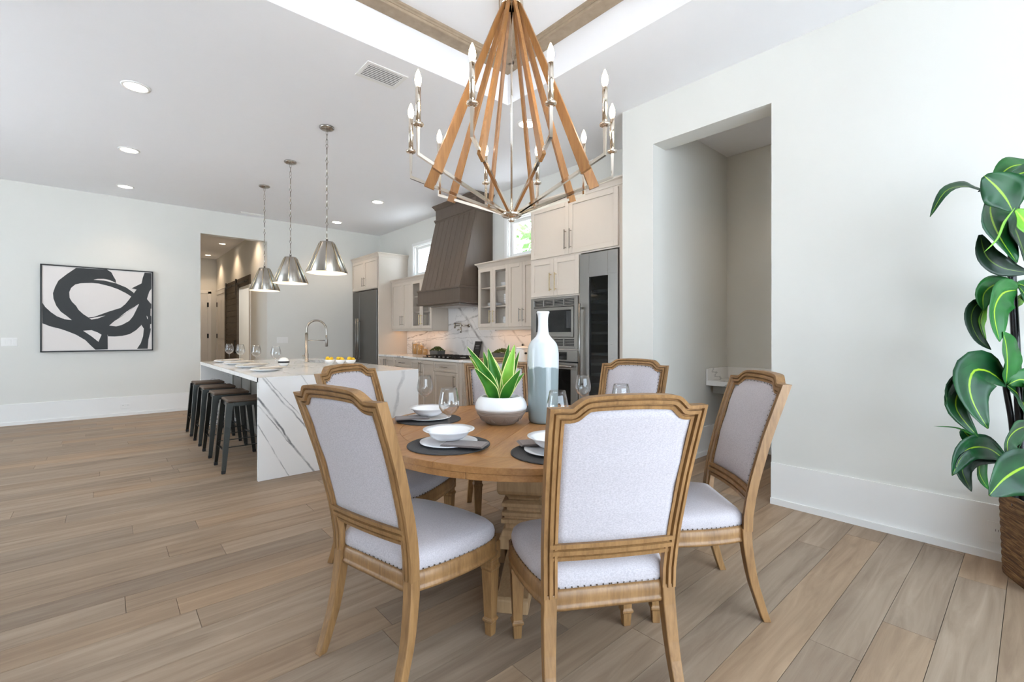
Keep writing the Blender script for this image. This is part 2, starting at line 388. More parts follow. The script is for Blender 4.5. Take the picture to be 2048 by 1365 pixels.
# ---- floor: oak boards running along x
def floor_mat():
    m, nt, b = new_mat('grey_oak_floor')
    geo = N(nt, 'ShaderNodeNewGeometry'); oi = N(nt, 'ShaderNodeObjectInfo')
    off = N(nt, 'ShaderNodeMath', operation='MULTIPLY'); off.inputs[1].default_value = 53.0; L(nt, oi.outputs['Random'], off.inputs[0])
    ad = N(nt, 'ShaderNodeVectorMath', operation='ADD'); L(nt, geo.outputs['Position'], ad.inputs[0]); L(nt, off.outputs[0], ad.inputs[1])
    mp = N(nt, 'ShaderNodeMapping'); mp.inputs['Scale'].default_value = (1.1, 13, 1); L(nt, ad.outputs[0], mp.inputs['Vector'])
    n1 = N(nt, 'ShaderNodeTexNoise'); n1.inputs['Scale'].default_value = 1.3; n1.inputs['Detail'].default_value = 7; n1.inputs['Roughness'].default_value = 0.62; n1.inputs['Distortion'].default_value = 0.7
    L(nt, mp.outputs[0], n1.inputs['Vector'])
    r = N(nt, 'ShaderNodeValToRGB'); e = r.color_ramp.elements
    e[0].position = 0.28; e[0].color = lin((130, 110, 91)); e[1].position = 0.72; e[1].color = lin((170, 150, 129))
    L(nt, n1.outputs['Fac'], r.inputs['Fac'])
    # knots
    mk = N(nt, 'ShaderNodeMapping'); mk.inputs['Scale'].default_value = (2.4, 6.5, 1); L(nt, ad.outputs[0], mk.inputs['Vector'])
    vo = N(nt, 'ShaderNodeTexVoronoi'); vo.inputs['Scale'].default_value = 1.0; L(nt, mk.outputs[0], vo.inputs['Vector'])
    kr = N(nt, 'ShaderNodeMapRange', interpolation_type='SMOOTHSTEP'); kr.inputs['From Min'].default_value = 0.02; kr.inputs['From Max'].default_value = 0.16; kr.inputs['To Min'].default_value = 0.55; kr.inputs['To Max'].default_value = 0
    L(nt, vo.outputs['Distance'], kr.inputs['Value'])
    mk2 = N(nt, 'ShaderNodeTexNoise'); mk2.inputs['Scale'].default_value = 1.7; L(nt, ad.outputs[0], mk2.inputs['Vector'])
    mk3 = N(nt, 'ShaderNodeMapRange'); mk3.inputs['From Min'].default_value = 0.55; mk3.inputs['From Max'].default_value = 0.66; L(nt, mk2.outputs['Fac'], mk3.inputs['Value'])
    km = N(nt, 'ShaderNodeMath', operation='MULTIPLY'); L(nt, kr.outputs[0], km.inputs[0]); L(nt, mk3.outputs[0], km.inputs[1])
    mx = N(nt, 'ShaderNodeMix', data_type='RGBA'); mx.inputs['B'].default_value = lin((84, 70, 60)); L(nt, r.outputs['Color'], mx.inputs['A']); L(nt, km.outputs[0], mx.inputs['Factor'])
    # board to board difference
    tone = N(nt, 'ShaderNodeValToRGB'); tone.color_ramp.interpolation = 'LINEAR'; t = tone.color_ramp.elements
    t[0].position = 0.0; t[0].color = (0.79, 0.78, 0.78, 1); t[1].position = 1.0; t[1].color = (1.14, 1.04, 0.92, 1)
    for p, c in ((0.3, (0.95, 0.96, 0.98, 1)), (0.55, (1.08, 1.07, 1.06, 1)), (0.75, (0.89, 0.85, 0.81, 1))):
        k = tone.color_ramp.elements.new(p); k.color = c
    L(nt, oi.outputs['Random'], tone.inputs['Fac'])
    mu = N(nt, 'ShaderNodeMix', data_type='RGBA', blend_type='MULTIPLY'); mu.inputs['Factor'].default_value = 1.0
    L(nt, mx.outputs['Result'], mu.inputs['A']); L(nt, tone.outputs['Color'], mu.inputs['B'])
    L(nt, mu.outputs['Result'], b.inputs['Base Color'])
    b.inputs['Roughness'].default_value = 0.5; b.inputs['Specular IOR Level'].default_value = 0.35
    bump(nt, b, n1.outputs['Fac'], 0.06, 0.003)
    return m
M['floor'] = floor_mat()
M['floor_gap'] = plain('board_joint', (84, 72, 61), 0.8)
floor = struct('floor', MB().box(XL-.2, 5.5, YF-.2, 15.1, -0.16, -0.012), M['floor_gap'])
PW, GAP = 0.178, 0.0021
unit = MB().box(0, 1, 0, 1, -0.012, 0)
plank_mesh = None
rest = MB()
rng = random.Random(11)
nplank = 0
row0 = int(math.floor((YF-0.81)/PW))
for k in range(row0, int((15.0-0.81)/PW)+1):
    y0 = 0.81+k*PW; y1 = y0+PW-GAP
    hall = y0 > 9.6
    xa, xb = (0.9, 4.6) if hall else (XL, 4.6 if y0 > 2.55 else 5.45)
    x = xa-rng.uniform(0, 1.6)
    while x < xb:
        ln = rng.choice((1.1, 1.5, 1.9, 2.2, 2.2, 2.2))*rng.uniform(.92, 1.08)
        x0, x1 = max(x, xa), min(x+ln, xb)
        if x1-x0 > 0.05:
            if (x1 > -1.6 and x0 < 3.9 and -0.1 < y0 < 9.55) and nplank < 300:
                if plank_mesh is None:
                    p = obj('floor_board', unit, M['floor'], floor); plank_mesh = p.data
                else:
                    p = link(bpy.data.objects.new('floor_board', plank_mesh), floor)
                p.location = (x0, y0, 0); p.scale = (x1-x0-GAP, y1-y0, 1); nplank += 1
            else:
                rest.box(x0, x1-GAP, y0, y1, -0.012, 0)
        x += ln
obj('outlying_floor_boards', rest, M['floor'], floor, kind='stuff')

# ---- walls
OP = 1.338, 2.355, 3.06                 # opening in right wall: y0, y1, head
HO = 1.24, 2.294, 3.057                 # hall opening in back wall
struct('wall_back', MB().box(XL-.15, HO[0], Y1, Y1+.14, 0, 3.6).box(HO[1], XK+.15, Y1, Y1+.14, 0, 3.6).box(HO[0], HO[1], Y1, Y1+.14, HO[2], 3.6), M['wall'])
struct('wall_right', MB().box(X2, X2+.22, YF-.15, OP[0], 0, 3.6).box(X2, X2+.22, OP[0], OP[1], OP[2], 3.6).box(X2, X2+.22, OP[1], 2.694, 0, 3.6), M['wall'])
W_A, W_B = (7.13, 8.09), (4.31, 5.27); WZ = 2.45, 3.02
mb = MB().box(XK, XK+.15, 2.694, Y1, 0, WZ[0]).box(XK, XK+.15, 2.694, Y1, WZ[1], 3.6)
for a, b_ in ((2.694, W_B[0]), (W_B[1], W_A[0]), (W_A[1], Y1)): mb.box(XK, XK+.15, a, b_, WZ[0], WZ[1])
struct('wall_kitchen', mb, M['wall'])
# alcove behind the right wall
struct('wall_alcove_side', MB().box(X2+.22, 5.52, OP[1], 2.694, 0, 3.6), M['wall'])
struct('wall_alcove_back', MB().box(5.376, 5.52, 0.25, OP[1], 0, 3.6), M['wall'])
struct('wall_alcove_near', MB().box(X2+.22, 5.52, 0.1, 0.25, 0, 3.6), M['wall'])
struct('ceiling_alcove', MB().box(X2+.22, 5.376, 0.25, OP[1], 3.335, 3.5), M['ceil'])
# front wall behind the camera with wide glass doors, left wall with glass doors
GF = (-1.6, 3.5, 3.12); GL = (4.3, 7.3, 3.12)
struct('wall_front', MB().box(XL-.15, GF[0], YF-.15, YF, 0, 3.6).box(GF[1], X2, YF-.15, YF, 0, 3.6).box(GF[0], GF[1], YF-.15, YF, GF[2], 3.6), M['wall'])
struct('wall_left', MB().box(XL-.15, XL, YF, GL[0], 0, 3.6).box(XL-.15, XL, GL[1], Y1, 0, 3.6).box(XL-.15, XL, GL[0], GL[1], GL[2], 3.6), M['wall'])
def glass_doors(name, axis, a0, a1, c, ztop, n):
    """sliding glass doors: frame + panes, along x (axis 'x') or y"""
    root = link(bpy.data.objects.new(name, None)); root['kind'] = 'structure'
    fr = MB(); w = (a1-a0)/n
    def bx(m, p0, p1, d0, d1, z0, z1):
        return m.box(p0, p1, d0, d1, z0, z1) if axis == 'x' else m.box(d0, d1, p0, p1, z0, z1)
    bx(fr, a0, a1, c-.04, c+.04, ztop-.06, ztop); bx(fr, a0, a1, c-.04, c+.04, 0, .05)
    for i in range(n+1):
        p = a0+i*w; bx(fr, max(a0, p-.035), min(a1, p+.035), c-.04, c+.04, .05, ztop-.06)
    obj('door_frame', fr, M['black'], root)
    for i in range(n):
        obj('pane', bx(MB(), a0+i*w+.035, a0+(i+1)*w-.035, c-.004, c+.004, .05, ztop-.06), M['pane'], root)
glass_doors('door_1', 'x', GF[0], GF[1], YF-.07, GF[2], 4)
glass_doors('door_2', 'y', GL[0], GL[1], XL-.07, GL[2], 3)

# ---- ceiling with raised tray over the dining table
TX0, TX1, TY0, TY1 = 0.62, 2.88, 0.65, 3.33
struct('ceiling', MB().box(XL-.15, TX0, YF-.15, Y1+.1, CEIL, CEIL+.12).box(TX1, XK+.15, YF-.15, Y1+.1, CEIL, CEIL+.12)
       .box(TX0, TX1, YF-.15, TY0, CEIL, CEIL+.12).box(TX0, TX1, TY1, Y1+.1, CEIL, CEIL+.12), M['ceil'])
TZ, TB = 3.815, 3.76
struct('ceiling_tray', MB().box(TX0-.1, TX1+.1, TY0-.1, TY1+.1, TZ, TZ+.1)
       .box(TX0-.1, TX0, TY0-.1, TY1+.1, CEIL+.12, TZ).box(TX1, TX1+.1, TY0-.1, TY1+.1, CEIL+.12, TZ)
       .box(TX0, TX1, TY0-.1, TY0, CEIL+.12, TZ).box(TX0, TX1, TY1, TY1+.1, CEIL+.12, TZ), M['ceil'])
def beam(name, p0, p1, w, label):
    """beam with a stepped moulding along both top edges, bottom at TB"""
    p0, p1 = Vector((*p0, 0)), Vector((*p1, 0)); d = (p1-p0); ln = d.length; ang = math.atan2(d.y, d.x)
    t = thing('ceiling_beam', label, 'beam', (p0.x, p0.y, TB), ang, 'beams of the tray ceiling')
    obj('board', MB().box(0, ln, -w/2, w/2, 0, TZ-TB), M['beam'], t, bevel=.006)
    for s in (-1, 1):
        obj('moulding', MB().prism([(s*w/2, .022), (s*(w/2+.006), .024), (s*(w/2+.009), .034), (s*(w/2+.018), .040), (s*(w/2+.022), .055), (s*w/2, .055)], 0.0, ln, 'x').xform(Matrix.Identity(4)), M['beam'], t)
    return t
BW = 0.125
beam('b', (TX0, TY1-BW/2), (TX1, TY1-BW/2), BW, 'brown oak ceiling beam on the tray side towards the kitchen')
beam('b', (TX1-BW/2, TY0), (TX1-BW/2, TY1-BW), BW, 'brown oak ceiling beam on the tray side by the alcove wall')
beam('b', (TX0, TY0+BW/2), (TX1-BW, TY0+BW/2), BW, 'brown oak ceiling beam on the tray side above the camera')
beam('b', (TX0+BW/2, TY0+BW), (TX0+BW/2, TY1-BW), BW, 'brown oak ceiling beam on the left side of the tray')
cx, cy = 1.75, 1.99
def inset(p, q, d): v = (Vector(q)-Vector(p)).normalized(); return tuple(Vector(p)+v*d)
for (px, py), nm in (((TX1, TY1), 'diagonal oak beam running from the far tray corner to the chandelier'),
                     ((TX0, TY1), 'diagonal oak beam from the left tray corner to the middle'),
                     ((TX0, TY0), 'diagonal oak beam from the near tray corner above the camera'),
                     ((TX1, TY0), 'diagonal oak beam from the tray corner above the plant wall')):
    beam('b', inset((px, py), (cx, cy), BW*1.38), inset((cx, cy), (px, py), .085), .115, nm)

# ---- hallway beyond the back wall
HZ = 3.37; HE = 14.91; BD = (11.0, 12.35, 2.36)
struct('wall_hall_right', MB().box(HO[1], HO[1]+.14, Y1+.14, BD[0], 0, 3.6).box(HO[1], HO[1]+.14, BD[1], HE, 0, 3.6).box(HO[1], HO[1]+.14, BD[0], BD[1], BD[2], 3.6), M['wall'])
struct('wall_hall_left', MB().box(0.86, 1.0, Y1+.14, HE, 0, 3.6), M['wall'])
struct('wall_hall_end', MB().box(0.86, HO[1]+.14, HE, HE+.14, 0, 3.6), M['wall'])
struct('ceiling_hall', MB().box(1.0, HO[1], Y1+.14, HE, HZ, HZ+.12), M['ceil'])
struct('wall_side_room', MB().box(HO[1]+.14, 4.6, 10.0, 10.1, 0, 2.9).box(HO[1]+.14, 4.6, 13.2, 13.3, 0, 2.9).box(4.5, 4.6, 10.1, 13.2, 0, 2.9).box(HO[1]+.14, 4.6, 10.0, 13.3, 2.9, 3.0), M['wall'])

# ---- baseboards: tall flat board with a shoe moulding
def base(name, axis, c, s, a0, a1, h=.30):
    """axis = direction it runs; c = wall face; s = side it stands on"""
    mb = MB()
    def bx(d, z0, z1):
        if axis == 'x': mb.box(a0, a1, c, c+s*d, z0, z1)
        else: mb.box(c, c+s*d, a0, a1, z0, z1)
    bx(.016, 0, h); bx(.034, 0, .045)
    return struct(name, mb, M['trim'])
base('baseboard_back', 'x', Y1, -1, XL, HO[0]-.002)
base('baseboard_back_kitchen', 'x', Y1, -1, HO[1]+.002, 3.93)
base('baseboard_right', 'y', X2, -1, YF, OP[0]-.002, .31)
base('baseboard_right_far', 'y', X2, -1, OP[1]+.002, 2.692, .31)
base('baseboard_alcove_side', 'x', OP[1], -1, X2+.22, 5.34)
base('baseboard_alcove_back', 'y', 5.376, -1, 0.25, OP[1]-.02)
base('baseboard_hall_right', 'y', HO[1], -1, Y1+.15, BD[0]-.12, .25)
base('baseboard_hall_end', 'x', HE, -1, 1.0, 1.05, .25)
base('baseboard_left', 'y', XL, 1, GL[1]+.02, Y1-.02)

# ---- kitchen clerestory windows
def small_window(name, y0, y1):
    root = link(bpy.data.objects.new(name, None)); root['kind'] = 'structure'; root.location = (XK, y0, WZ[0])
    w, h = y1-y0, WZ[1]-WZ[0]
    c = MB()                                           # casing on the wall face and lining of the opening
    c.box(-.02, 0, -.06, 0, -.06, h+.06).box(-.02, 0, w, w+.06, -.06, h+.06).box(-.02, 0, 0, w, h, h+.06).box(-.03, 0, -.06, w+.06, -.05, 0)
    obj('casing', c, M['trim'], root, bevel=.003)
    s = MB()
    s.box(.0, .13, 0, .012, 0, h).box(.0, .13, w-.012, w, 0, h).box(.0, .13, .012, w-.012, 0, .012).box(.0, .13, .012, w-.012, h-.012, h)
    obj('window_sill', s, M['trim'], root)
    f = MB()
    f.box(.06, .11, .012, .062, .012, h-.012).box(.06, .11, w-.062, w-.012, .012, h-.012).box(.06, .11, .062, w-.062, .012, .06).box(.06, .11, .062, w-.062, h-.06, h-.012)
    obj('window_frame', f, M['trim'], root, bevel=.003)
    obj('pane', MB().box(.083, .089, .062, w-.062, .06, h-.06), M['pane'], root)
small_window('window_1', *W_A)
small_window('window_2', *W_B)
# outdoors: unseen paving, and garden trees seen through the kitchen windows
struct('ground', MB().box(-40, 45, -40, 45, -0.4, -0.2), plain('outdoor_paving', (214, 216, 218), 0.9, var=.1))  # added out of view, kept pale to bounce light onto the ceilings
M['foliage'] = plain('tree_foliage', (96, 128, 62), 0.7, var=.35, scale=3)
def garden_tree(x, y, h, r, label, seed):
    t = thing('garden_tree', label, 'tree', (x, y, -.2), 0, 'trees outside the kitchen windows')
    obj('trunk', MB().tube([(0, 0, 0), (.05, .03, h*.4), (0, .1, h*.75)], [.12, .09, .04], 8), plain('bark', (92, 78, 64), .9), t)
    rr = random.Random(seed); mb = MB()
    for i in range(900):
        u = Vector((rr.gauss(0, 1), rr.gauss(0, 1), rr.gauss(0, 1))).normalized()*(r*rr.uniform(.35, 1)**.5)
        c = Vector((u.x, u.y, h*.72+u.z*.9)); a = Vector((rr.uniform(-1, 1), rr.uniform(-1, 1), rr.uniform(-1, 1))).normalized()
        b_ = a.orthogonal().normalized(); s = rr.uniform(.10, .2)
        mb.add([c-a*s, c+b_*s*.45, c+a*s, c-b_*s*.45], [(0, 1, 2, 3)])
    obj('foliage', mb, M['foliage'], t, kind='stuff')
garden_tree(8.2, 6.6, 5.6, 1.9, 'leafy garden tree seen through the window beside the hood', 3)
garden_tree(8.8, 10.6, 5.2, 1.9, 'leafy garden tree beyond the window near the refrigerator', 5)
# ================================================================== KITCHEN
def kthing(name, label, cat, xf, yl, z=0.0, group=None):
    """unit on the kitchen wall: local x runs to the right, local y goes back to the wall, front at y=0"""
    return thing(name, label, cat, (xf, yl, z), -PI/2, group)
def shaker(x0, x1, z0, z1, fr=.055, t=.02, y=0.0, panel=True):
    mb = MB().box(x0, x0+fr, y-t, y, z0, z1).box(x1-fr, x1, y-t, y, z0, z1).box(x0+fr, x1-fr, y-t, y, z0, z0+fr).box(x0+fr, x1-fr, y-t, y, z1-fr, z1)
    if panel: mb.box(x0+fr, x1-fr, y-t+.011, y-.002, z0+fr, z1-fr)
    return mb
def pull(x, z0, z1, y=-.02, r=.005, out=.032, horiz=False):
    if horiz:
        a, b_ = z0, z1
        return MB().box(a, b_, y-out-r, y-out+r, x-r, x+r).box(a+.015, a+.025, y-out, y, x-r, x+r).box(b_-.025, b_-.015, y-out, y, x-r, x+r)
    return MB().box(x-r, x+r, y-out-r, y-out+r, z0, z1).box(x-r, x+r, y-out, y, z0+.015, z0+.025).box(x-r, x+r, y-out, y, z1-.025, z1-.015)
def door(parent, x0, x1, z0, z1, hx=None, hz=None, hmat='nickel_b', glassy=False, fr=.055, name='door', mat='cab', horiz=False, y=0.0):
    g = .0015
    d = obj(name, shaker(x0+g, x1-g, z0+g, z1-g, fr, y=y, panel=not glassy), M[mat], parent, bevel=.0025)
    if glassy: obj('pane', MB().box(x0+fr, x1-fr, y-.012, y-.008, z0+fr, z1-fr), M['pane'], d)
    if hx is not None: obj('handle', pull(hx, hz[0], hz[1], y=y-.02, horiz=horiz), M[hmat], d, bevel=.001)
    return d
def crown(w, d, z, h=.075, out=.05, left=True, right=True):
    """crown moulding along front (and the open ends) of a cabinet w wide, d deep"""
    prof = [(0, 0), (-.008, 0), (-.012, h*.25), (-out*.55, h*.62), (-out, h*.8), (-out, h), (0, h)]
    mb = MB()
    l = 1 if left else 0; r = 1 if right else 0
    R0 = [(0+p*l, p, z+q) for p, q in prof]; R1 = [(w-p*r, p, z+q) for p, q in prof]
    mb.rings([R0, R1])
    if right: mb.rings([[(w-p, p, z+q) for p, q in prof], [(w-p, d, z+q) for p, q in prof]])
    if left: mb.rings([[(p, p, z+q) for p, q in prof], [(p, d, z+q) for p, q in prof]])
    mb.box(.002, w-.002, .002, d, z, z+h-.002)
    return mb

# ---- refrigerator and its surround
FX = 3.94
t = kthing('refrigerator_surround', 'tall cream cabinet surround with two small doors above the steel refrigerator', 'cabinet', FX, 9.59)
W, D = 1.25, XK-FX-.004
obj('side_panel', MB().box(W-.045, W, 0, D, 0, 2.80), M['cab'], t, bevel=.002)
obj('side_panel', MB().box(0, .03, 0, D, 0, 2.80), M['cab'], t, bevel=.002)
obj('body', MB().box(.03, W-.045, .002, D, 2.19, 2.80), M['cab'], t)
obj('crown_moulding', crown(W, D, 2.80, left=False), M['cab'], t)
door(t, .032, .615, 2.2, 2.79, .575, (2.26, 2.44)); door(t, .615, W-.047, 2.2, 2.79, .655, (2.26, 2.44))
t = kthing('refrigerator', 'large built-in stainless steel refrigerator with two tall doors', 'refrigerator', FX-.002, 9.55)
W2_ = 1.155
obj('body', MB().box(0, W2_, .03, D-.02, 0.0, 2.175), M['steel_d'], t)
for a, b_, hx in ((.004, .33, .285), (.336, W2_-.004, .385)):
    d = obj('door', MB().box(a, b_, -.015, .028, .11, 2.165), M['steel_d'], t, bevel=.004)
    obj('handle', MB().tube([(hx, -.065, .75), (hx, -.065, 1.62)], .011, 10).tube([(hx, -.065, .8), (hx, -.012, .8)], .008, 8).tube([(hx, -.065, 1.57), (hx, -.012, 1.57)], .008, 8), M['steel'], d, smooth=True)
obj('toe_grille', MB().box(0, W2_, .03, .05, 0.0, .1), M['black'], t)

# ---- wall cabinets
UX = 4.22; UD = XK-UX-.004; UZ0, UZ1 = 1.395, 2.275
def wall_cab(label, yl, w, glassy, splits, handles, lcrown, rcrown, filler=0.0, end_panel=False):
    t = kthing('wall_cabinet', label, 'cabinet', UX, yl, 0, 'cream wall cabinets beside the range hood')
    if glassy:
        b = MB().box(0, .018, 0, UD, UZ0, UZ1).box(w-.018, w, 0, UD, UZ0, UZ1).box(.018, w-.018, 0, UD, UZ0, UZ0+.018).box(.018, w-.018, 0, UD, UZ1-.018, UZ1).box(.018, w-.018, UD-.012, UD, UZ0, UZ1)
        b.box(w/2-.02, w/2+.02, 0, .018, UZ0, UZ1)
        obj('body', b, M['cab'], t)
        for z in (1.69, 1.97): obj('shelf', MB().box(.018, w-.018, .025, UD-.012, z, z+.018), M['cab'], t)
    else:
        obj('body', MB().box(0, w+filler, 0, UD, UZ0, UZ1), M['cab'], t)
    obj('crown_moulding', crown(w+filler, UD, UZ1, left=lcrown, right=rcrown), M['cab'], t)
    obj('light_rail', MB().box(0, w+filler, 0, .02, UZ0-.04, UZ0).box(w+filler-.018, w+filler, .02, UD, UZ0-.04, UZ0), M['cab'], t)
    a = 0
    for b_, hx in zip(list(splits)+[w], handles):
        door(t, a, b_, UZ0, UZ1-.005, hx, (UZ0+.07, UZ0+.25), 'brass' if glassy else 'nickel_b', glassy); a = b_
    return t
wall_cab('cream solid-door wall cabinet between refrigerator and glass-door cabinet', 8.335, .78, False, (.44,), (.40, .48), False, False)
wall_cab('cream glass-door wall cabinet left of the range hood', 7.555, .70, True, (.35,), (.315, .385), False, True)
wall_cab('cream glass-door wall cabinet right of the range hood', 5.54, .69, True, (.345,), (.305, .385), True, False)
wall_cab('cream solid-door wall cabinet beside the tall oven cabinet', 4.85, .58, False, (.29,), (.255, .325), False, False, filler=.205)
# dishes on the glass cabinet shelves
def dish_stack(loc, kind, label):
    t = thing('bowl' if kind == 'bowl' else 'plate', label, kind, loc, 0, 'white dishes behind the cabinet glass')
    if kind == 'bowl':
        obj('vessel', MB().lathe([(.03, 0), (.04, .004), (.07, .035), (.085, .075), (.082, .075), (.066, .036), (.035, .01), (0, .008)], 24), M['white_cer'], t, smooth=True)
    else:
        obj('dish', MB().lathe([(.06, 0), (.07, .004), (.115, .014), (.115, .017), (.07, .008), (0, .007)], 24), M['white_cer'], t, smooth=True)
    return t
for y, z, n, lb in ((5.05, 1.414, 3, 'low shelf'), (5.36, 1.709, 3, 'middle shelf'), (5.03, 1.709, 4, 'middle shelf'), (5.05, 1.989, 3, 'top shelf')):
    for k in range(n):
        if lb == 'top shelf': dish_stack((4.38, y, z+k*.018), 'plate', 'white plate %s of the stack on the top shelf right of the hood' % ('bottom', 'middle', 'top')[k])
        elif lb == 'low shelf': dish_stack((4.38, y, z+k*.03), 'bowl', 'white bowl %s of the stack on the lowest shelf right of the hood' % ('bottom', 'middle', 'top')[k])
        elif y > 5.2: dish_stack((4.38, y, z+k*.018), 'plate', 'white plate %s of the left stack on the middle cabinet shelf' % ('bottom', 'middle', 'top')[k])
        else: dish_stack((4.38, y, z+k*.03), 'bowl', 'white bowl %s of the right stack on the middle cabinet shelf' % ('bottom', 'second', 'third', 'top')[k])

# ---- range hood
HY0, HY1 = 6.805, 5.595
t = kthing('range_hood', 'tall brown-stained wooden range hood with sloping planked front', 'range hood', 3.90, HY0)
w = HY0-HY1; WD = XK-3.90-.004
fz0, fz1 = 2.01, 3.22; fx0, fx1 = .035, .33     # sloped front: depth at bottom and at top
n = 8; pw = (w-.08)/n
for i in range(n):
    a, b_ = .04+i*pw, .04+(i+1)*pw-.004
    mb = MB()
    mb.add([(a, fx0, fz0), (b_, fx0, fz0), (b_, fx1, fz1), (a, fx1, fz1), (a, fx0+.02, fz0), (b_, fx0+.02, fz0), (b_, fx1+.02, fz1), (a, fx1+.02, fz1)],
           [(0, 1, 2, 3), (7, 6, 5, 4), (0, 4, 5, 1), (1, 5, 6, 2), (2, 6, 7, 3), (3, 7, 4, 0)])
    obj('plank', mb, M['hood'], t, bevel=.003)
for a, b_ in ((.036, .056), (w-.056, w-.036)):
    obj('side_panel', MB().prism([(fx0+.012, fz0), (WD, fz0), (WD, fz1), (fx1+.012, fz1)], a, b_, 'x'), M['hood'], t)
obj('backing', MB().prism([(fx0+.026, fz0), (WD-.01, fz0), (WD-.01, fz1), (fx1+.026, fz1)], .057, w-.057, 'x'), M['hood'], t)
obj('base_band', MB().box(0, w, 0, WD, 1.80, 2.0).box(-.012, w+.012, -.012, WD, 1.985, 2.015), M['hood'], t, bevel=.004)
obj('lower_trim', MB().box(-.015, w+.015, -.015, WD, 1.765, 1.805), M['hood'], t, bevel=.006)
obj('extractor_insert', MB().box(.08, w-.08, .06, WD-.08, 1.745, 1.766).box(.2, w-.2, .12, WD-.14, 1.735, 1.746), M['steel'], t, bevel=.003)
obj('neck', MB().box(.036, w-.036, fx1, WD, 3.2, 3.472), M['hood'], t)
obj('neck_moulding', MB().box(.012, w-.012, fx1-.024, WD, 3.205, 3.235), M['hood'], t, bevel=.006)
obj('dentil_strip', MB().box(.02, w-.02, fx1-.012, WD, 3.185, 3.206), M['hood'], t, bevel=.003)
cr = MB()
prof = [(0, 0), (.012, .01), (.02, .03), (.045, .06), (.05, .075), (0, .075)]
for a, b_ in (((.036, fx1), (w-.036, fx1)),):
    cr.rings([[(a[0]-p, a[1]-p, 3.396+q) for p, q in prof], [(b_[0]+p, b_[1]-p, 3.396+q) for p, q in prof]])
    cr.rings([[(b_[0]+p, b_[1]-p, 3.396+q) for p, q in prof], [(b_[0]+p, WD, 3.396+q) for p, q in prof]])
    cr.rings([[(a[0]-p, a[1]-p, 3.396+q) for p, q in prof], [(a[0]-p, WD, 3.396+q) for p, q in prof]])
obj('crown_moulding', cr, M['hood'], t)

# ---- tall oven cabinet with wine column
TX = 3.89; TD = XK-TX-.004; TYL = 4.06; TW = 4.06-2.70
t = kthing('tall_oven_cabinet', 'tall cream cabinet wall framing the microwave, oven and wine refrigerator', 'cabinet', TX, TYL)
s1 = 4.06-3.29
b = MB().box(0, .02, 0, TD, 0, 2.80).box(s1-.02, s1+.005, 0, TD, .1, 2.17).box(TW-.075, TW, 0, TD, 0, 2.80).box(.02, TW-.075, 0, TD, 2.17, 2.80)
b.box(.02, s1-.02, 0, TD, 1.72, 2.17).box(.02, s1-.02, .03, TD, .06, .36).box(0, TW, .05, TD, 0, .06).box(.02, s1-.02, 0, .3, 1.112, 1.124)
b.box(.02, TW-.075, TD-.02, TD, .06, 2.17)
obj('body', b, M['cab'], t)
obj('crown_moulding', crown(TW, TD, 2.80, right=False), M['cab'], t)
door(t, .012, .62, 2.185, 2.785, .582, (2.24, 2.46)); door(t, .62, TW-.08, 2.185, 2.785, .658, (2.24, 2.46))
door(t, .012, .392, 1.735, 2.165, .352, (1.79, 2.0), 'brass'); door(t, .392, s1-.002, 1.735, 2.165, .432, (1.79, 2.0), 'brass')
door(t, .022, s1-.022, .09, .35, .28, (.2, .56), name='drawer', horiz=True, y=.028)
# microwave
t = kthing('microwave', 'built-in stainless microwave with black glass door and vent grilles', 'microwave', TX, TYL-.022)
mw = s1-.044
obj('body', MB().box(.004, mw-.004, .02, .42, 1.13, 1.705), M['black'], t)
f = MB().box(-.006, .045, -.022, -.0005, 1.127, 1.715).box(mw-.045, mw+.006, -.022, -.0005, 1.127, 1.715).box(.045, mw-.045, -.022, -.0005, 1.69, 1.715).box(.045, mw-.045, -.022, -.0005, 1.127, 1.16).box(.045, mw-.045, -.022, -.0005, 1.235, 1.255).box(.045, mw-.045, -.022, -.0005, 1.607, 1.62)
for k in range(4): f.box(.045+k*(mw-.09)/4-.008+(.008 if k == 0 else 0), .045+k*(mw-.09)/4+.008, -.02, .0, 1.16, 1.235).box(.045+k*(mw-.09)/4-.008+(.008 if k == 0 else 0), .045+k*(mw-.09)/4+.008, -.02, .0, 1.62, 1.69)
obj('trim_frame', f, M['steel'], t, bevel=.002)
for z0 in (1.163, 1.623):
    for k in range(4): obj('louvre', MB().box(.047, mw-.047, -.012, -.002, z0+k*.017+.004, z0+k*.017+.011), M['steel'], t)
d = obj('door', MB().box(.052, .088, -.03, .0, 1.262, 1.6).box(mw-.085, mw-.05, -.03, .0, 1.262, 1.6).box(.088, mw-.085, -.03, .0, 1.565, 1.6).box(.088, mw-.085, -.03, .0, 1.262, 1.315), M['steel'], t, bevel=.002)
obj('window', MB().box(.088, mw-.085, -.026, -.004, 1.315, 1.565), M['black_gl'], d)
obj('keypad', MB().box(mw-.155, mw-.092, -.0275, -.025, 1.36, 1.55), plain('keypad_grey', (52, 54, 56), .3), d)
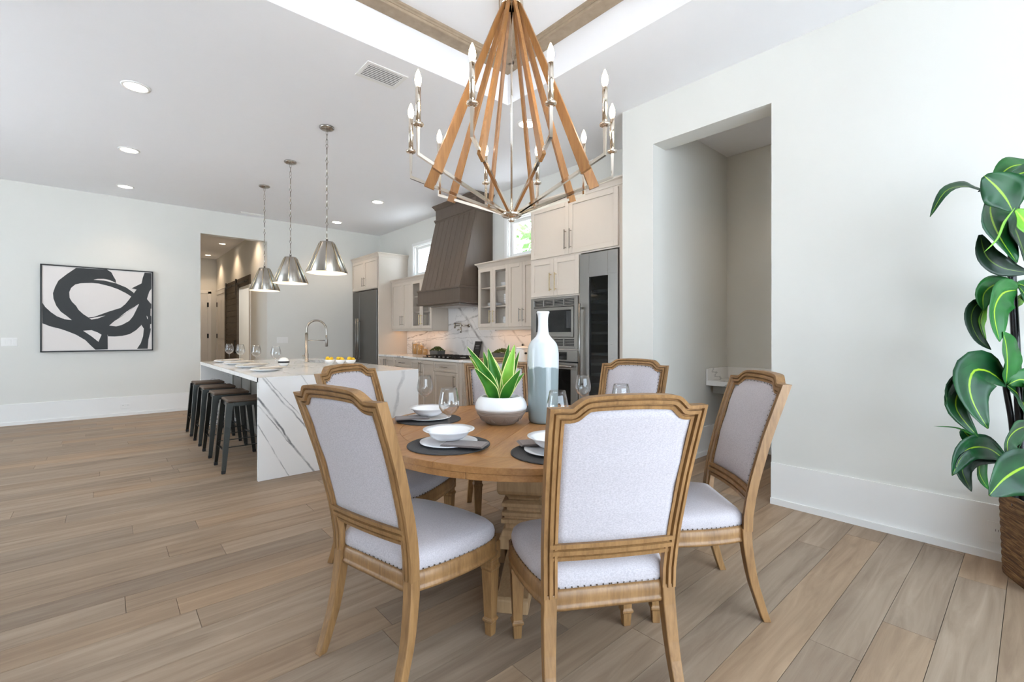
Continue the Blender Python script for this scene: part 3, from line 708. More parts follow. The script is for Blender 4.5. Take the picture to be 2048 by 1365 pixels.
# wall oven
t = kthing('built_in_oven', 'built-in stainless wall oven under the microwave', 'oven', TX, TYL-.022)
obj('body', MB().box(.004, mw-.004, .02, .5, .38, 1.108), M['black'], t)
obj('control_panel', MB().box(-.006, mw+.006, -.026, -.0005, .985, 1.11), M['steel'], t, bevel=.003)
obj('display', MB().box(.12, mw-.15, -.029, -.02, 1.005, 1.09), M['black_gl'], t)
d = obj('door', MB().box(-.006, mw+.006, -.03, -.0005, .90, .972).box(-.006, mw+.006, -.03, -.0005, .38, .46).box(-.006, .09, -.03, -.0005, .46, .90).box(mw-.09, mw+.006, -.03, -.0005, .46, .90), M['steel'], t, bevel=.003)
obj('window', MB().box(.09, mw-.09, -.026, -.004, .46, .90), M['black_gl'], d)
obj('handle', MB().tube([(.03, -.085, .935), (mw-.03, -.085, .935)], .013, 10).box(.05, .07, -.085, -.025, .925, .945).box(mw-.07, mw-.05, -.085, -.025, .925, .945), M['steel'], d, smooth=True)
# wine column
t = kthing('wine_refrigerator', 'tall stainless wine refrigerator with glass door and rows of shelves', 'wine refrigerator', TX, 3.282)
ww = 3.282-2.78
b = MB().box(.002, .02, .03, .6, .1, 2.155).box(ww-.02, ww-.002, .03, .6, .1, 2.155).box(.02, ww-.02, .58, .6, .1, 2.155).box(.02, ww-.02, .03, .58, .1, .13).box(.02, ww-.02, .03, .58, 2.1, 2.155)
obj('cabinet_box', b, M['black'], t)
d = obj('door', MB().box(.002, .13, -.02, .025, .11, 2.155).box(ww-.125, ww-.002, -.02, .025, .11, 2.155).box(.13, ww-.125, -.02, .025, 1.9, 2.155).box(.13, ww-.125, -.02, .025, .11, .3), M['steel'], t, bevel=.003)
obj('pane', MB().box(.13, ww-.125, -.005, .005, .3, 1.9), M['dark_pane'], d)
obj('handle', MB().tube([(.045, -.075, .7), (.045, -.075, 1.62)], .012, 10).box(.037, .053, -.075, -.02, .74, .76).box(.037, .053, -.075, -.02, 1.56, 1.58), M['steel'], d, smooth=True)
for k in range(13):
    z = .40+k*.112
    obj('shelf', MB().box(.024, ww-.024, .05, .56, z, z+.008).box(.024, ww-.024, .04, .055, z-.006, z+.022), M['steel'], t)

# ---- base cabinets, worktop, splashback
def base_cab(label, xf, yl, w, units):
    t = kthing('base_cabinet', label, 'cabinet', xf, yl, 0, 'cream base cabinets along the kitchen wall')
    D_ = XK-xf-.004
    obj('body', MB().box(0, w, 0, D_, .1, .878).box(0, w, .06, D_, 0, .1), M['cab'], t)
    for (a, b_, kind) in units:
        if kind == 'dr':
            door(t, a, b_, .72, .872, .795, (a+.5*(b_-a)-.09, a+.5*(b_-a)+.09), name='drawer', horiz=True, fr=.04)
            door(t, a, b_, .105, .715, b_-.04, (.5, .68))
        elif kind == 'd2':
            m = (a+b_)/2
            door(t, a, m, .105, .872, m-.035, (.66, .84)); door(t, m, b_, .105, .872, m+.035, (.66, .84))
        else:
            for z0, z1 in ((.105, .4), (.405, .64), (.645, .872)): door(t, a, b_, z0, z1, (z0+z1)/2, (a+.5*(b_-a)-.15, a+.5*(b_-a)+.15), name='drawer', horiz=True, fr=.045)
    return t
base_cab('cream base cabinet next to the refrigerator', 3.95, 8.335, 1.285, ((.0, .64, 'd2'), (.64, 1.285, 'dr')))
base_cab('cream base cabinet stepping forward under the cooktop', 3.885, 7.05, 1.48, ((.05, .80, 'd2'), (.80, 1.43, 'dr')))
base_cab('cream base cabinet between cooktop and tall oven cabinet', 3.95, 5.57, 1.505, ((.0, .75, 'drs'), (.75, 1.505, 'd2')))
M['quartz_k'] = quartz('quartz_worktop', [(.7, .7, 0, 8.2, .01, .5, .5), (.7, -.7, 0, -1.8, .012, .6, .4)])
ct = MB().box(3.925, XK-.002, 7.075, 8.337, .88, .915).box(3.855, XK-.002, 5.545, 7.075, .88, .915).box(3.925, XK-.002, 4.063, 5.545, .88, .915)
tag(obj('countertop', ct, M['quartz_k'], bevel=.003), 'white quartz worktop along the kitchen wall with a step at the cooktop', 'countertop')
def kv(p, q, off_scale=1):   # vein through two photo points on the splashback plane
    a, b_ = on_x(*p, XK-.02), on_x(*q, XK-.02); d = (b_-a); n_ = Vector((0, -d.z, d.y)).normalized(); return n_.x, n_.y, n_.z, n_.dot(a)
veins = [(*kv((934, 640), (982, 712)), .035, .10, .85), (*kv((915, 645), (942, 636)), .02, .10, .8), (*kv((900, 670), (925, 664)), .012, .10, .5), (*kv((1020, 655), (1056, 700)), .025, .10, .5), (*kv((830, 680), (880, 678)), .01, .12, .5)]
M['quartz_s'] = quartz('quartz_splashback', veins, (228, 224, 222), (142, 134, 132), .35, .2)
tag(obj('backsplash', MB().box(XK-.022, XK-.001, 4.063, 8.337, .916, 1.352).box(XK-.022, XK-.001, 5.545, 6.85, 1.352, 1.76), M['quartz_s']), 'white quartz splashback with grey veins behind the cooktop', 'backsplash')
# cooktop
t = thing('cooktop', 'black gas cooktop with iron grates under the hood', 'cooktop', (4.16, 6.18, .916))
obj('plate', MB().box(-.26, .26, -.46, .46, 0, .012), M['black_gl'], t, bevel=.003)
for yy in (-.3, 0, .3):
    g = MB()
    for k in (-.12, 0, .12): g.box(-.22, .22, yy+k-.006, yy+k+.006, .03, .042)
    for k in (-.2, 0, .2): g.box(k-.006, k+.006, yy-.135, yy+.135, .028, .04)
    for sx in (-.2, .2):
        for sy in (-.12, .12): g.box(sx-.008, sx+.008, yy+sy-.008, yy+sy+.008, .012, .03)
    obj('grate', g, M['black'], t)
    for sx in (-.1, .11): obj('burner', MB().lathe([(.045, .012), (.045, .02), (.03, .026), (0, .026)], 16, (sx, yy)), M['black'], t)
for k in range(5): obj('knob', MB().lathe([(.016, .012), (.015, .032), (0, .033)], 14, (-.235, -.24+k*.12)), M['steel'], t, smooth=True)
# pot filler
t = thing('pot_filler', 'folding bronze pot filler tap on the splashback', 'tap', (XK-.022, 6.23, 1.44))
obj('wall_plate', MB().lathe([(.032, 0), (.03, .012), (0, .012)], 18).xform(Matrix.Rotation(-PI/2, 4, 'Y')), M['nickel_b'], t, smooth=True)
obj('arm', MB().tube([(-.012, 0, 0), (-.07, 0, 0), (-.09, .02, 0), (-.1, .27, 0)], .011, 10).tube([(-.1, .27, -.045), (-.1, .27, .05)], .016, 10), M['nickel_b'], t, smooth=True)
obj('arm', MB().tube([(-.1, .27, .035), (-.13, .06, .035), (-.13, .05, .02), (-.13, .05, -.09)], .010, 10).tube([(-.13, .05, -.05), (-.13, .05, -.12)], .014, 10), M['nickel_b'], t, smooth=True)
obj('lever', MB().tube([(-.13, .05, -.07), (-.13, .14, -.07)], .008, 8).sphere((-.13, .14, -.07), .016), M['nickel_b'], t, smooth=True)
# things on the worktop
M['pasta'] = plain('golden_pasta', (206, 150, 66), .6, var=.35, scale=60)
for x, y, r, h, lb in ((4.36, 7.66, .075, .27, 'tall clear jar of golden pasta nearest the refrigerator'), (4.34, 7.47, .07, .23, 'clear jar of golden pasta in the middle of the three jars'), (4.33, 7.28, .055, .15, 'short clear jar of golden pasta beside the grey planter')):
    t = thing('storage_jar', lb, 'jar', (x, y, .916), 0, 'glass jars on the kitchen worktop')
    obj('jar_body', MB().lathe([(r*.9, 0), (r, .01), (r, h*.82), (r*.82, h*.88), (r*.8, h*.88), (r*.96, h*.81), (r*.96, .012), (0, .01)], 24), M['glass'], t, smooth=True)
    obj('contents', MB().lathe([(0, .012), (r*.92, .012), (r*.92, h*.72), (r*.5, h*.76), (0, h*.77)], 20), M['pasta'], t, smooth=True)
    obj('lid', MB().lathe([(r*.86, h*.88), (r*.88, h*.9), (r*.84, h*.93), (r*.2, h*.95), (r*.16, h*.97), (r*.22, h*.985), (r*.18, h), (0, h)], 20), M['glass'], t, smooth=True)
M['moss'] = plain('boxwood_green', (70, 88, 34), .8, var=.4, scale=40)
M['planter'] = plain('grey_planter', (92, 92, 90), .6, var=.1)
def planter(x, y, w, label, seed):
    t = thing('planter', label, 'planter', (x, y, .916), 0, 'grey planters on the worktop')
    obj('box', MB().add([(-.07, -w/2+.012, 0), (.07, -w/2+.012, 0), (.07, w/2-.012, 0), (-.07, w/2-.012, 0), (-.08, -w/2, .1), (.08, -w/2, .1), (.08, w/2, .1), (-.08, w/2, .1)], [(3, 2, 1, 0), (4, 5, 6, 7), (0, 1, 5, 4), (1, 2, 6, 5), (2, 3, 7, 6), (3, 0, 4, 7)]), M['planter'], t, bevel=.004)
    rr = random.Random(seed); mb = MB()
    for i in range(700):
        px, py = rr.uniform(-.075, .075), rr.uniform(-w/2, w/2)
        hh = .10+.075*max(0, 1-(py/(w/2))**2)*(1-(px/.1)**2)*rr.uniform(.5, 1.0)
        a = Vector((rr.uniform(-1, 1), rr.uniform(-1, 1), rr.uniform(-.3, 1))).normalized(); b_ = a.orthogonal().normalized(); s = .012; c = Vector((px, py, hh))
        mb.add([c-a*s, c+b_*s*.6, c+a*s, c-b_*s*.6], [(0, 1, 2, 3)])
    obj('greenery', mb, M['moss'], t, kind='stuff')
planter(4.28, 6.80, .26, 'grey rectangular planter of greenery left of the cooktop', 1)
planter(4.36, 5.16, .34, 'grey rectangular planter of greenery right of the cooktop', 2)
t = thing('recipe_board', 'small black board leaning on the splashback beside the cooktop', 'board', (4.45, 5.66+.3, .9165), 0)
mb = MB().box(-.012, 0, -.085, .085, 0, .27).xform(Matrix.Rotation(math.radians(14), 4, 'Y'))
obj('panel', mb, M['black'], t, bevel=.002)
obj('chalk_lines', MB().box(-.0135, -.0118, -.05, .05, .195, .203).box(-.0135, -.0118, -.035, .035, .172, .178).box(-.0135, -.0118, -.045, .045, .150, .155).xform(Matrix.Rotation(math.radians(14), 4, 'Y')), plain('chalk', (150, 150, 148), .9), t)
t.location.x = 4.45; t.location.y = 5.93
t = thing('canister', 'white lidded canister on the worktop next to the tall cabinet', 'canister', (4.30, 4.66, .916))
obj('vessel', MB().lathe([(.085, 0), (.095, .01), (.095, .17), (.088, .18), (0, .18)], 28), M['white_cer'], t, smooth=True)
obj('lid', MB().lathe([(.097, .18), (.09, .195), (.03, .215), (0, .217)], 28), M['white_cer'], t, smooth=True)
obj('knob', MB().sphere((0, 0, .23), .016), M['black'], t, smooth=True)
for s in (-1, 1): obj('side_knob', MB().tube([(-.03, s*.085, .12), (-.04, s*.115, .12)], .014, 10), M['black'], t, smooth=True)

# ================================================================== ISLAND
def iv(p, q, w, wander, st):
    a, b_ = on_y(*p, YI0), on_y(*q, YI0); d = b_-a; n_ = Vector((-d.z, 0, d.x)).normalized(); return (n_.x, n_.y, n_.z, n_.dot(a), w, wander, st)
front_v = [iv((522, 755), (640, 885), .010, .07, .75), iv((529, 755), (640, 872), .006, .06, .6), iv((518, 800), (627, 943), .013, .06, .9), iv((518, 812), (612, 925), .007, .08, .7), iv((517, 852), (577, 951), .006, .07, .6), iv((600, 748), (640, 800), .007, .05, .6), iv((808, 735), (784, 840), .03, .22, .30)]
M['quartz_f'] = quartz('quartz_waterfall_near', front_v, (246, 245, 244), (112, 114, 118), .0, .1)
M['quartz_i'] = quartz('quartz_island', [(.8, .6, 0, 5.0, .012, .5, .5), (.8, .6, 0, 5.9, .01, .6, .4), (.6, -.8, 0, -3.6, .012, .6, .4), (.75, 0, .66, 1.6, .012, .3, .5)], (236, 234, 231), (130, 128, 128), .35, .1)
t = thing('kitchen_island', 'white quartz waterfall island with grey veins and grey cabinets', 'kitchen island', (0, 0, 0))
IZ = .907; TH = .04
SK = (2.13, 2.50, 6.45, 7.10)         # sink cut-out
obj('countertop', MB().box(XI0, SK[0], YI0, YI1, IZ-TH, IZ).box(SK[1], XI1, YI0, YI1, IZ-TH, IZ).box(SK[0], SK[1], YI0, SK[2], IZ-TH, IZ).box(SK[0], SK[1], SK[3], YI1, IZ-TH, IZ), M['quartz_i'], t)
obj('waterfall_panel', MB().box(XI0, XI1, YI0-.0005, YI0+TH, 0, IZ+.0005), M['quartz_f'], t, bevel=.001)
obj('waterfall_panel', MB().box(XI0, XI1, YI1-TH, YI1, 0, IZ-TH), M['quartz_i'], t)
cxi = 1.40
obj('cabinet_body', MB().box(cxi, SK[0]-.02, YI0+TH, YI1-TH, .1, IZ-TH).box(SK[1]+.02, XI1-.03, YI0+TH, YI1-TH, .1, IZ-TH).box(SK[0]-.02, SK[1]+.02, YI0+TH, SK[2]-.02, .1, IZ-TH).box(SK[0]-.02, SK[1]+.02, SK[3]+.02, YI1-TH, .1, IZ-TH).box(cxi+.06, XI1-.09, YI0+TH, YI1-TH, 0, .1).box(SK[0]-.02, SK[1]+.02, SK[2]-.02, SK[3]+.02, .1, .5), M['isl_cab'], t)
nd = 6; dw = (YI1-YI0-2*TH)/nd
for i in range(nd):
    y0 = YI0+TH+i*dw
    mb = shaker(0, dw, .11, IZ-TH-.01, .055).xform(Matrix.Translation((cxi, y0+dw, 0)) @ Matrix.Rotation(-PI/2, 4, 'Z'))
    d = obj('door', mb, M['isl_cab'], t, bevel=.0025)
    ky = y0+(dw-.04 if i % 2 == 0 else .04)
    obj('knob', MB().sphere((cxi-.04, ky, .72), .014, 10, 6).tube([(cxi-.02, ky, .72), (cxi-.04, ky, .72)], .006, 8), M['black'], d, smooth=True)
for i in range(3):     # drawers on the working side
    y0 = YI0+TH+i*2*dw
    mb = shaker(0, 2*dw, .11, IZ-TH-.01, .055).xform(Matrix.Translation((XI1-.03, y0, 0)) @ Matrix.Rotation(PI/2, 4, 'Z'))
    obj('door', mb, M['isl_cab'], t, bevel=.0025)
t = thing('kitchen_sink', 'dark undermount sink in the island beside the faucet', 'sink', (0, 0, 0))
a, b_, c, d = SK
obj('basin', MB().box(a-.012, b_+.012, c-.012, d+.012, .64, .655).box(a-.012, a, c-.012, d+.012, .655, IZ-TH).box(b_, b_+.012, c-.012, d+.012, .655, IZ-TH).box(a, b_, c-.012, c, .655, IZ-TH).box(a, b_, d, d+.012, .655, IZ-TH), M['black'], t)
obj('drain', MB().lathe([(.04, .655), (.04, .66), (0, .658)], 16, ((a+b_)/2, (c+d)/2)), M['steel'], t)
# faucet
FXY = (2.085, 6.665)
t = thing('kitchen_faucet', 'tall brushed nickel gooseneck faucet with spring hose', 'faucet', (*FXY, IZ))
obj('column', MB().lathe([(.034, 0), (.034, .006), (.026, .01), (.026, .12), (.020, .125), (.020, .40), (0, .40)], 20), M['nickel_b'], t, smooth=True)
arc = [(0, 0, .40), (.0, 0, .44)]+[(.135-.135*math.cos(a), 0, .445+.135*math.sin(a)) for a in [PI*k/14 for k in range(1, 14)]]+[(.27, 0, .42), (.272, 0, .36)]
obj('spring_hose', MB().tube(catmull(arc, 3), .012, 10), M['nickel_b'], t, smooth=True)
coil = MB()
pts = catmull(arc, 6)
for i in range(0, len(pts)-1, 2):
    p = pts[i]; tg = (pts[i+1]-p).normalized(); a_ = tg.orthogonal().normalized(); b2 = tg.cross(a_)
    coil.tube([p+(a_*math.cos(2*PI*j/8)+b2*math.sin(2*PI*j/8))*.0145 for j in range(8)], .002, 4, closed=True)
obj('coil', coil, M['nickel_b'], t, smooth=True)
obj('spray_head', MB().lathe([(.012, .21), (.019, .215), (.019, .30), (.013, .325), (.013, .37), (0, .37)], 16, (.272, 0)), M['steel'], t, smooth=True)
obj('support_arm', MB().tube([(.02, 0, .30), (.255, 0, .30)], .005, 8), M['nickel_b'], t, smooth=True)
obj('lever', MB().tube([(-.02, 0, .09), (-.05, 0, .09)], .008, 8).tube([(-.05, 0, .04), (-.05, 0, .10)], .006, 8), M['nickel_b'], t, smooth=True)
# bowls of lemons
M['lemon'] = plain('lemon_skin', (240, 196, 30), .45, var=.08, scale=30, bmp=.1, bscale=300)
for (x, y), lb in (((2.19, 6.07), 'white bowl of lemons nearest the faucet'), ((2.292, 5.972), 'white bowl of lemons, middle of the three'), ((2.39, 5.88), 'white bowl of lemons farthest from the faucet')):
    t = thing('fruit_bowl', lb, 'bowl', (x, y, IZ), 0, 'white bowls on the island')
    obj('vessel', MB().lathe([(.03, 0), (.034, .004), (.058, .03), (.066, .055), (.063, .055), (.053, .03), (.03, .01), (0, .008)], 24), M['white_cer'], t, smooth=True)
    for k in range(3):
        an = k*2.1+x*5; l = MB().sphere((0, 0, 0), .026, 10, 8, 1.3).xform(Matrix.Translation((x+.028*math.cos(an), y+.028*math.sin(an), IZ+.058+.006*k)) @ Matrix.Rotation(PI/2.3, 4, 'X') @ Matrix.Rotation(an, 4, 'Z'))
        tag(obj('lemon', l, M['lemon'], smooth=True), 'yellow lemon in the %s' % lb.replace('white bowl of lemons', 'white bowl'), 'lemon', 'lemons in the island bowls')
t = thing('striped_ball', 'small white decorative ball with a dark band on the island', 'ornament', (1.62, 6.02, IZ))
obj('sphere', MB().lathe([(.02, 0), (.045, .008), (.06, .03), (.063, .045), (.063, .058), (.058, .07), (.042, .092), (.02, .102), (0, .104)], 24), M['white_cer'], t, smooth=True)
obj('band', MB().lathe([(.0625, .038), (.0645, .042), (.0645, .056), (.0625, .06)], 24, cap0=False, cap1=False), M['black'], t, smooth=True)
# ================================================================== HALLWAY
XH = HO[1]
t = thing('barn_door', 'dark grey planked sliding barn door in the hallway', 'barn door', (XH-.03, 11.90, .02))
nb = 17; ph = 2.40/nb
for i in range(nb): obj('plank', MB().box(-.03, 0, .1, 1.34, i*ph, (i+1)*ph-.006), M['barn'], t, bevel=.003)
for a, b_ in ((0, .11), (1.32, 1.42)): obj('stile', MB().box(-.045, 0, a, b_, 0, 2.40), M['barn'], t, bevel=.003)
obj('pull_handle', MB().tube([(-.075, .055, .85), (-.075, .055, 1.15)], .01, 8).box(-.08, -.04, .045, .065, .86, .88).box(-.08, -.04, .045, .065, 1.12, 1.14), M['black'], t, smooth=True)
for y in (.12, 1.28):
    obj('roller', MB().lathe([(.05, -.006), (.05, .006), (0, .007)], 16).xform(Matrix.Translation((-.0285, y, 2.49)) @ Matrix.Rotation(PI/2, 4, 'Y')), M['black'], t, smooth=True)
    obj('hanger_strap', MB().box(-.054, -.046, y-.022, y+.022, 2.18, 2.54), M['black'], t)
t = thing('barn_door_rail', 'black steel track with dark header board above the barn door', 'door rail', (XH-.002, 10.90, 2.36))
obj('header_board', MB().box(-.022, 0, 0, 2.5, 0, .20), M['barn'], t, bevel=.003)
obj('track', MB().box(-.062, -.054, .05, 2.46, .06, .10), M['black'], t)
for y in (.3, .95, 1.6, 2.2): obj('bolt', MB().tube([(-.07, y, .08), (-.02, y, .08)], .014, 8), M['black'], t, smooth=True)
struct('trim_1', MB().box(XH-.02, XH, BD[0]-.10, BD[0], 0, BD[2]), M['trim'])
def hall_door(name, parent_struct, boxes_frame, boxes_panel, hinges):
    root = link(bpy.data.objects.new(name, None)); root['kind'] = 'structure'
    obj('casing', boxes_frame, M['trim'], root, bevel=.003); d = obj('door_leaf', boxes_panel, M['trim'], root, bevel=.004)
    for h in hinges: obj('hinge', h, M['black'], d)
f = MB().box(XH-.024, XH, 13.36, 13.45, 0, 2.48).box(XH-.024, XH, 14.72, 14.82, 0, 2.48).box(XH-.024, XH, 13.45, 14.72, 2.37, 2.48).box(XH-.03, XH, 13.34, 14.84, 2.48, 2.51)
p = MB().box(XH-.012, XH, 13.45, 14.72, .01, 2.37)
for z0, z1 in ((.2, 1.05), (1.2, 2.2)):
    for a, b_ in ((13.57, 14.03), (14.14, 14.6)): p.box(XH-.02, XH-.012, a, b_, z0, z1)
hall_door('door_3', None, f, p, [MB().box(XH-.03, XH-.01, 14.69, 14.74, z, z+.12) for z in (.35, 1.2, 2.05)])
f = MB().box(2.09, 2.17, HE-.024, HE, 0, 2.47).box(1.06, 1.14, HE-.024, HE, 0, 2.47).box(1.06, 2.17, HE-.024, HE, 2.41, 2.5)
p = MB().box(1.14, 2.09, HE-.012, HE, .01, 2.41)
for z0, z1 in ((.2, 1.05), (1.2, 2.2)):
    for a, b_ in ((1.24, 1.57), (1.66, 1.99)): p.box(a, b_, HE-.02, HE-.012, z0, z1)
hall_door('door_4', None, f, p, [MB().box(2.07, 2.11, HE-.03, HE-.01, z, z+.12) for z in (.35, 1.2, 2.05)])

# ================================================================== ALCOVE DESK
t = thing('alcove_desk', 'wall-hung white stone desk with low splash rail in the alcove', 'desk', (4.86, OP[1], 0))
X_ = 5.376-4.86
obj('desktop', MB().box(0, X_-.003, -1.55, -.004, .74, .79), M['quartz_k'], t, bevel=.003)
obj('splash_rail', MB().box(0.0, X_-.003, -.024, -.004, .79, .92).box(X_-.023, X_-.003, -1.55, -.024, .79, .92), M['quartz_k'], t, bevel=.003)
obj('drawer_box', MB().box(.04, X_-.003, -1.5, -.06, .655, .74), M['isl_cab'], t)

# ================================================================== CEILING FITTINGS
LENS = emit('lamp_lens', (1.0, 0.90, 0.78), 14.0)
LENSW = emit('hall_lamp_lens', (1.0, 0.80, 0.6), 14.0)
def can_light(x, y, z, label, energy, color=(1, .88, .74), size=.085, angle=115, lens=None):
    t = thing('recessed_light', label, 'ceiling light', (x, y, z), 0, 'recessed ceiling lights')
    obj('trim_ring', MB().lathe([(.105*size/.085, 0), (.104*size/.085, -.006), (size, -.009), (size-.004, 0)], 28, cap0=False, cap1=False), M['trim'], t, smooth=True)
    obj('lens', MB().lathe([(size, -.002), (size*.9, -.004), (0, -.004)], 24), lens or LENS, t)
    light('recessed_lamp', 'SPOT', (x, y, z-.02), energy, color, spot_size=math.radians(angle), spot_blend=.7, shadow_soft_size=.07)
for x, y, lb in ((.20, 5.25, 'round recessed ceiling light above the left floor, nearest the camera'), (.21, 7.10, 'round recessed ceiling light above the left floor, second from the camera'), (.22, 8.88, 'round recessed ceiling light closest to the black and white painting'),
                 (3.36, 7.16, 'round recessed ceiling light above the aisle left of the hood'), (3.37, 8.97, 'round recessed ceiling light by the refrigerator cabinet'), (3.28, 3.49, 'round recessed ceiling light seen through the chandelier by the tall cabinet'), (3.34, 5.30, 'round recessed ceiling light over the cooktop aisle behind the chandelier')):
    can_light(x, y, CEIL, lb, 26 if x < 1 else 30, (1, .78, .55))
for y, lb in ((10.30, 'recessed hallway light just beyond the opening'), (12.27, 'recessed hallway light in the middle of the hallway ceiling'), (14.25, 'recessed hallway light at the far end of the hallway')):
    can_light(2.0, y, HZ, lb, 45, (1, .74, .5), .065, 120, LENSW)
can_light(4.75, 1.2, 3.335, 'small added recessed light, unseen in the alcove ceiling', 18, (1, .8, .6), .065, 130)  # added out of view to light the dim alcove warmly
light('side_room_fill', 'POINT', (3.4, 11.6, 2.6), 45, (1, .93, .88), shadow_soft_size=.15)  # unseen point light without a fitting, added to brighten the side room
# vents
t = thing('ceiling_vent', 'white louvred air vent in the ceiling beside the tray', 'vent', (1.75, 3.65, CEIL))
obj('frame', MB().box(-.18, .18, -.13, -.1, -.008, 0).box(-.18, .18, .1, .13, -.008, 0).box(-.18, -.15, -.1, .1, -.008, 0).box(.15, .18, -.1, .1, -.008, 0), M['trim'], t, bevel=.002)
obj('duct_shade', MB().box(-.15, .15, -.1, .1, -.001, -.0002), plain('duct_shadow', (40, 40, 42), .9), t)  # thin dark sheet, painted shade between the louvres
for k in range(8):
    y = -.1+.2*(k+.5)/8
    obj('louvre', MB().box(-.15, .15, -.0062, .0062, -.0008, .0008).xform(Matrix.Translation((0, y, -.007)) @ Matrix.Rotation(math.radians(-6), 4, 'X')), M['trim'], t)
t = thing('ceiling_slot_vent', 'narrow white linear vent at the ceiling edge above the hallway opening', 'vent', (2.0, 9.36, CEIL))
obj('frame', MB().box(-.2, .2, -.04, -.025, -.008, 0).box(-.2, .2, .025, .04, -.008, 0).box(-.2, -.185, -.025, .025, -.008, 0).box(.185, .2, -.025, .025, -.008, 0), M['trim'], t)
for k in (-.012, .012): obj('louvre', MB().box(-.185, .185, k-.006, k+.006, -.006, 0), M['trim'], t)
# pendants over the island
def pendant(y, label, first=None):
    t = thing('pendant_light', label, 'pendant light', (1.755, y, 1.935), 0, 'cone pendants over the island')
    top = CEIL-1.935
    obj('canopy', MB().lathe([(.075, top), (.075, top-.012), (.06, top-.022), (.012, top-.03), (0, top-.03)], 28), M['nickel_b'], t, smooth=True)
    zt = .36; n = 7; seg = (top-.03-zt)/n
    for k in range(n):
        z0 = zt+k*seg; z1 = z0+seg
        if k < n-1: obj('rod', MB().tube([(0, 0, z0+.02), (0, 0, z1-.02)], .006, 8), M['nickel_b'], t, smooth=True)
        else:
            for j in range(3):
                zc = z0+.02+(j+.5)*(seg-.02)/3; pts = [(0.009*math.cos(a), 0, zc+.034*math.sin(a)) for a in [2*PI*i/14 for i in range(14)]]
                obj('chain_link', MB().tube(pts, .0025, 6, closed=True).xform(Matrix.Rotation(j*PI/2, 4, 'Z')), M['nickel_b'], t, smooth=True)
        zc = z0; obj('link_ring', MB().tube([(0.011*math.cos(a), 0.011*math.sin(a)*(k % 2), zc+.02*math.sin(a)) for a in [2*PI*i/12 for i in range(12)]], .003, 6, closed=True), M['nickel_b'], t, smooth=True)
    sh = obj('shade', MB().lathe([(.203, 0), (.205, .004), (.073, .318), (.07, .33), (.012, .332), (.012, .36), (.0, .36)], 40, cap0=False), M['nickel_b'], t, smooth=True, angle=30)
    obj('shade_lining', MB().lathe([(.201, .001), (.070, .316), (.0, .322)], 40, cap0=False), plain('shade_white', (244, 238, 226), .6), sh, smooth=True)
    for k in range(8):
        a = 2*PI*(k+.5)/8; c_, s_ = math.cos(a), math.sin(a)
        obj('rib', MB().tube([(.2055*c_, .2055*s_, .006), (.0745*c_, .0745*s_, .318)],   .005, 6), M['brass'], sh, smooth=True)
    obj('bulb', MB().sphere((0, 0, .17), .032, 14, 10), emit('pendant_bulb', (1, .80, .55), 6), t, smooth=True)
    light('pendant_lamp', 'POINT', (1.755, y, 1.935+.10), 2.5, (1, .80, .56), shadow_soft_size=.035)
pendant(4.95, 'brushed nickel cone pendant nearest the dining table')
pendant(6.23, 'brushed nickel cone pendant, middle of the three')
pendant(7.50, 'brushed nickel cone pendant farthest from the dining table')
# under-cabinet strips
for y, ln, lb in ((7.93, .7, 'left'), (7.22, .6, 'mid'), (5.2, .6, 'right'), (4.55, .8, 'far')):
    light('under_cabinet_strip_'+lb, 'AREA', (4.36, y, UZ0-.012), 0.9, (1, .56, .22), shape='RECTANGLE', size=.06, size_y=ln)
light('hood_lamp', 'AREA', (4.2, 6.2, 1.725), .8, (1, .85, .65), shape='RECTANGLE', size=.1, size_y=.5)

# ================================================================== WALL FITTINGS
def plate(name, axis, loc, w, h, n, label, kind):
    t = thing(name, label, kind, loc)
    def bx(a0, a1, d0, d1, z0, z1):
        return MB().box(a0, a1, -d1, -d0, z0, z1) if axis == 'x' else MB().box(-d1, -d0, a0, a1, z0, z1)
    obj('cover_plate', bx(-w/2, w/2, 0, .006, -h/2, h/2), M['trim'], t, bevel=.002)
    for i in range(n):
        c = -w/2+(i+.5)*w/n
        if kind == 'switch': obj('rocker', bx(c-.017, c+.017, .006, .01, -.034, .034), M['trim'], t, bevel=.002)
        else:
            obj('socket', bx(c-.016, c+.016, .006, .008, -.03, .03), M['trim'], t)
            obj('slot', bx(c-.007, c-.005, .008, .009, .008, .02), M['black'], t); obj('slot', bx(c+.005, c+.007, .008, .009, .008, .02), M['black'], t)
plate('light_switch', 'x', (-1.02, Y1, 1.185), .16, .12, 3, 'white triple light switch plate left of the painting', 'switch')
plate('light_switch', 'x', (2.56, Y1, 1.185), .20, .12, 4, 'white four-gang switch plate behind the faucet', 'switch')
plate('power_outlet', 'x', (.24, Y1-.017, .15), .12, .075, 2, 'white outlet plate in the baseboard below the painting', 'outlet')
plate('power_outlet', 'y', (X2-.017, .145, .155), .08, .12, 1, 'white outlet plate in the baseboard beside the plant basket', 'outlet')

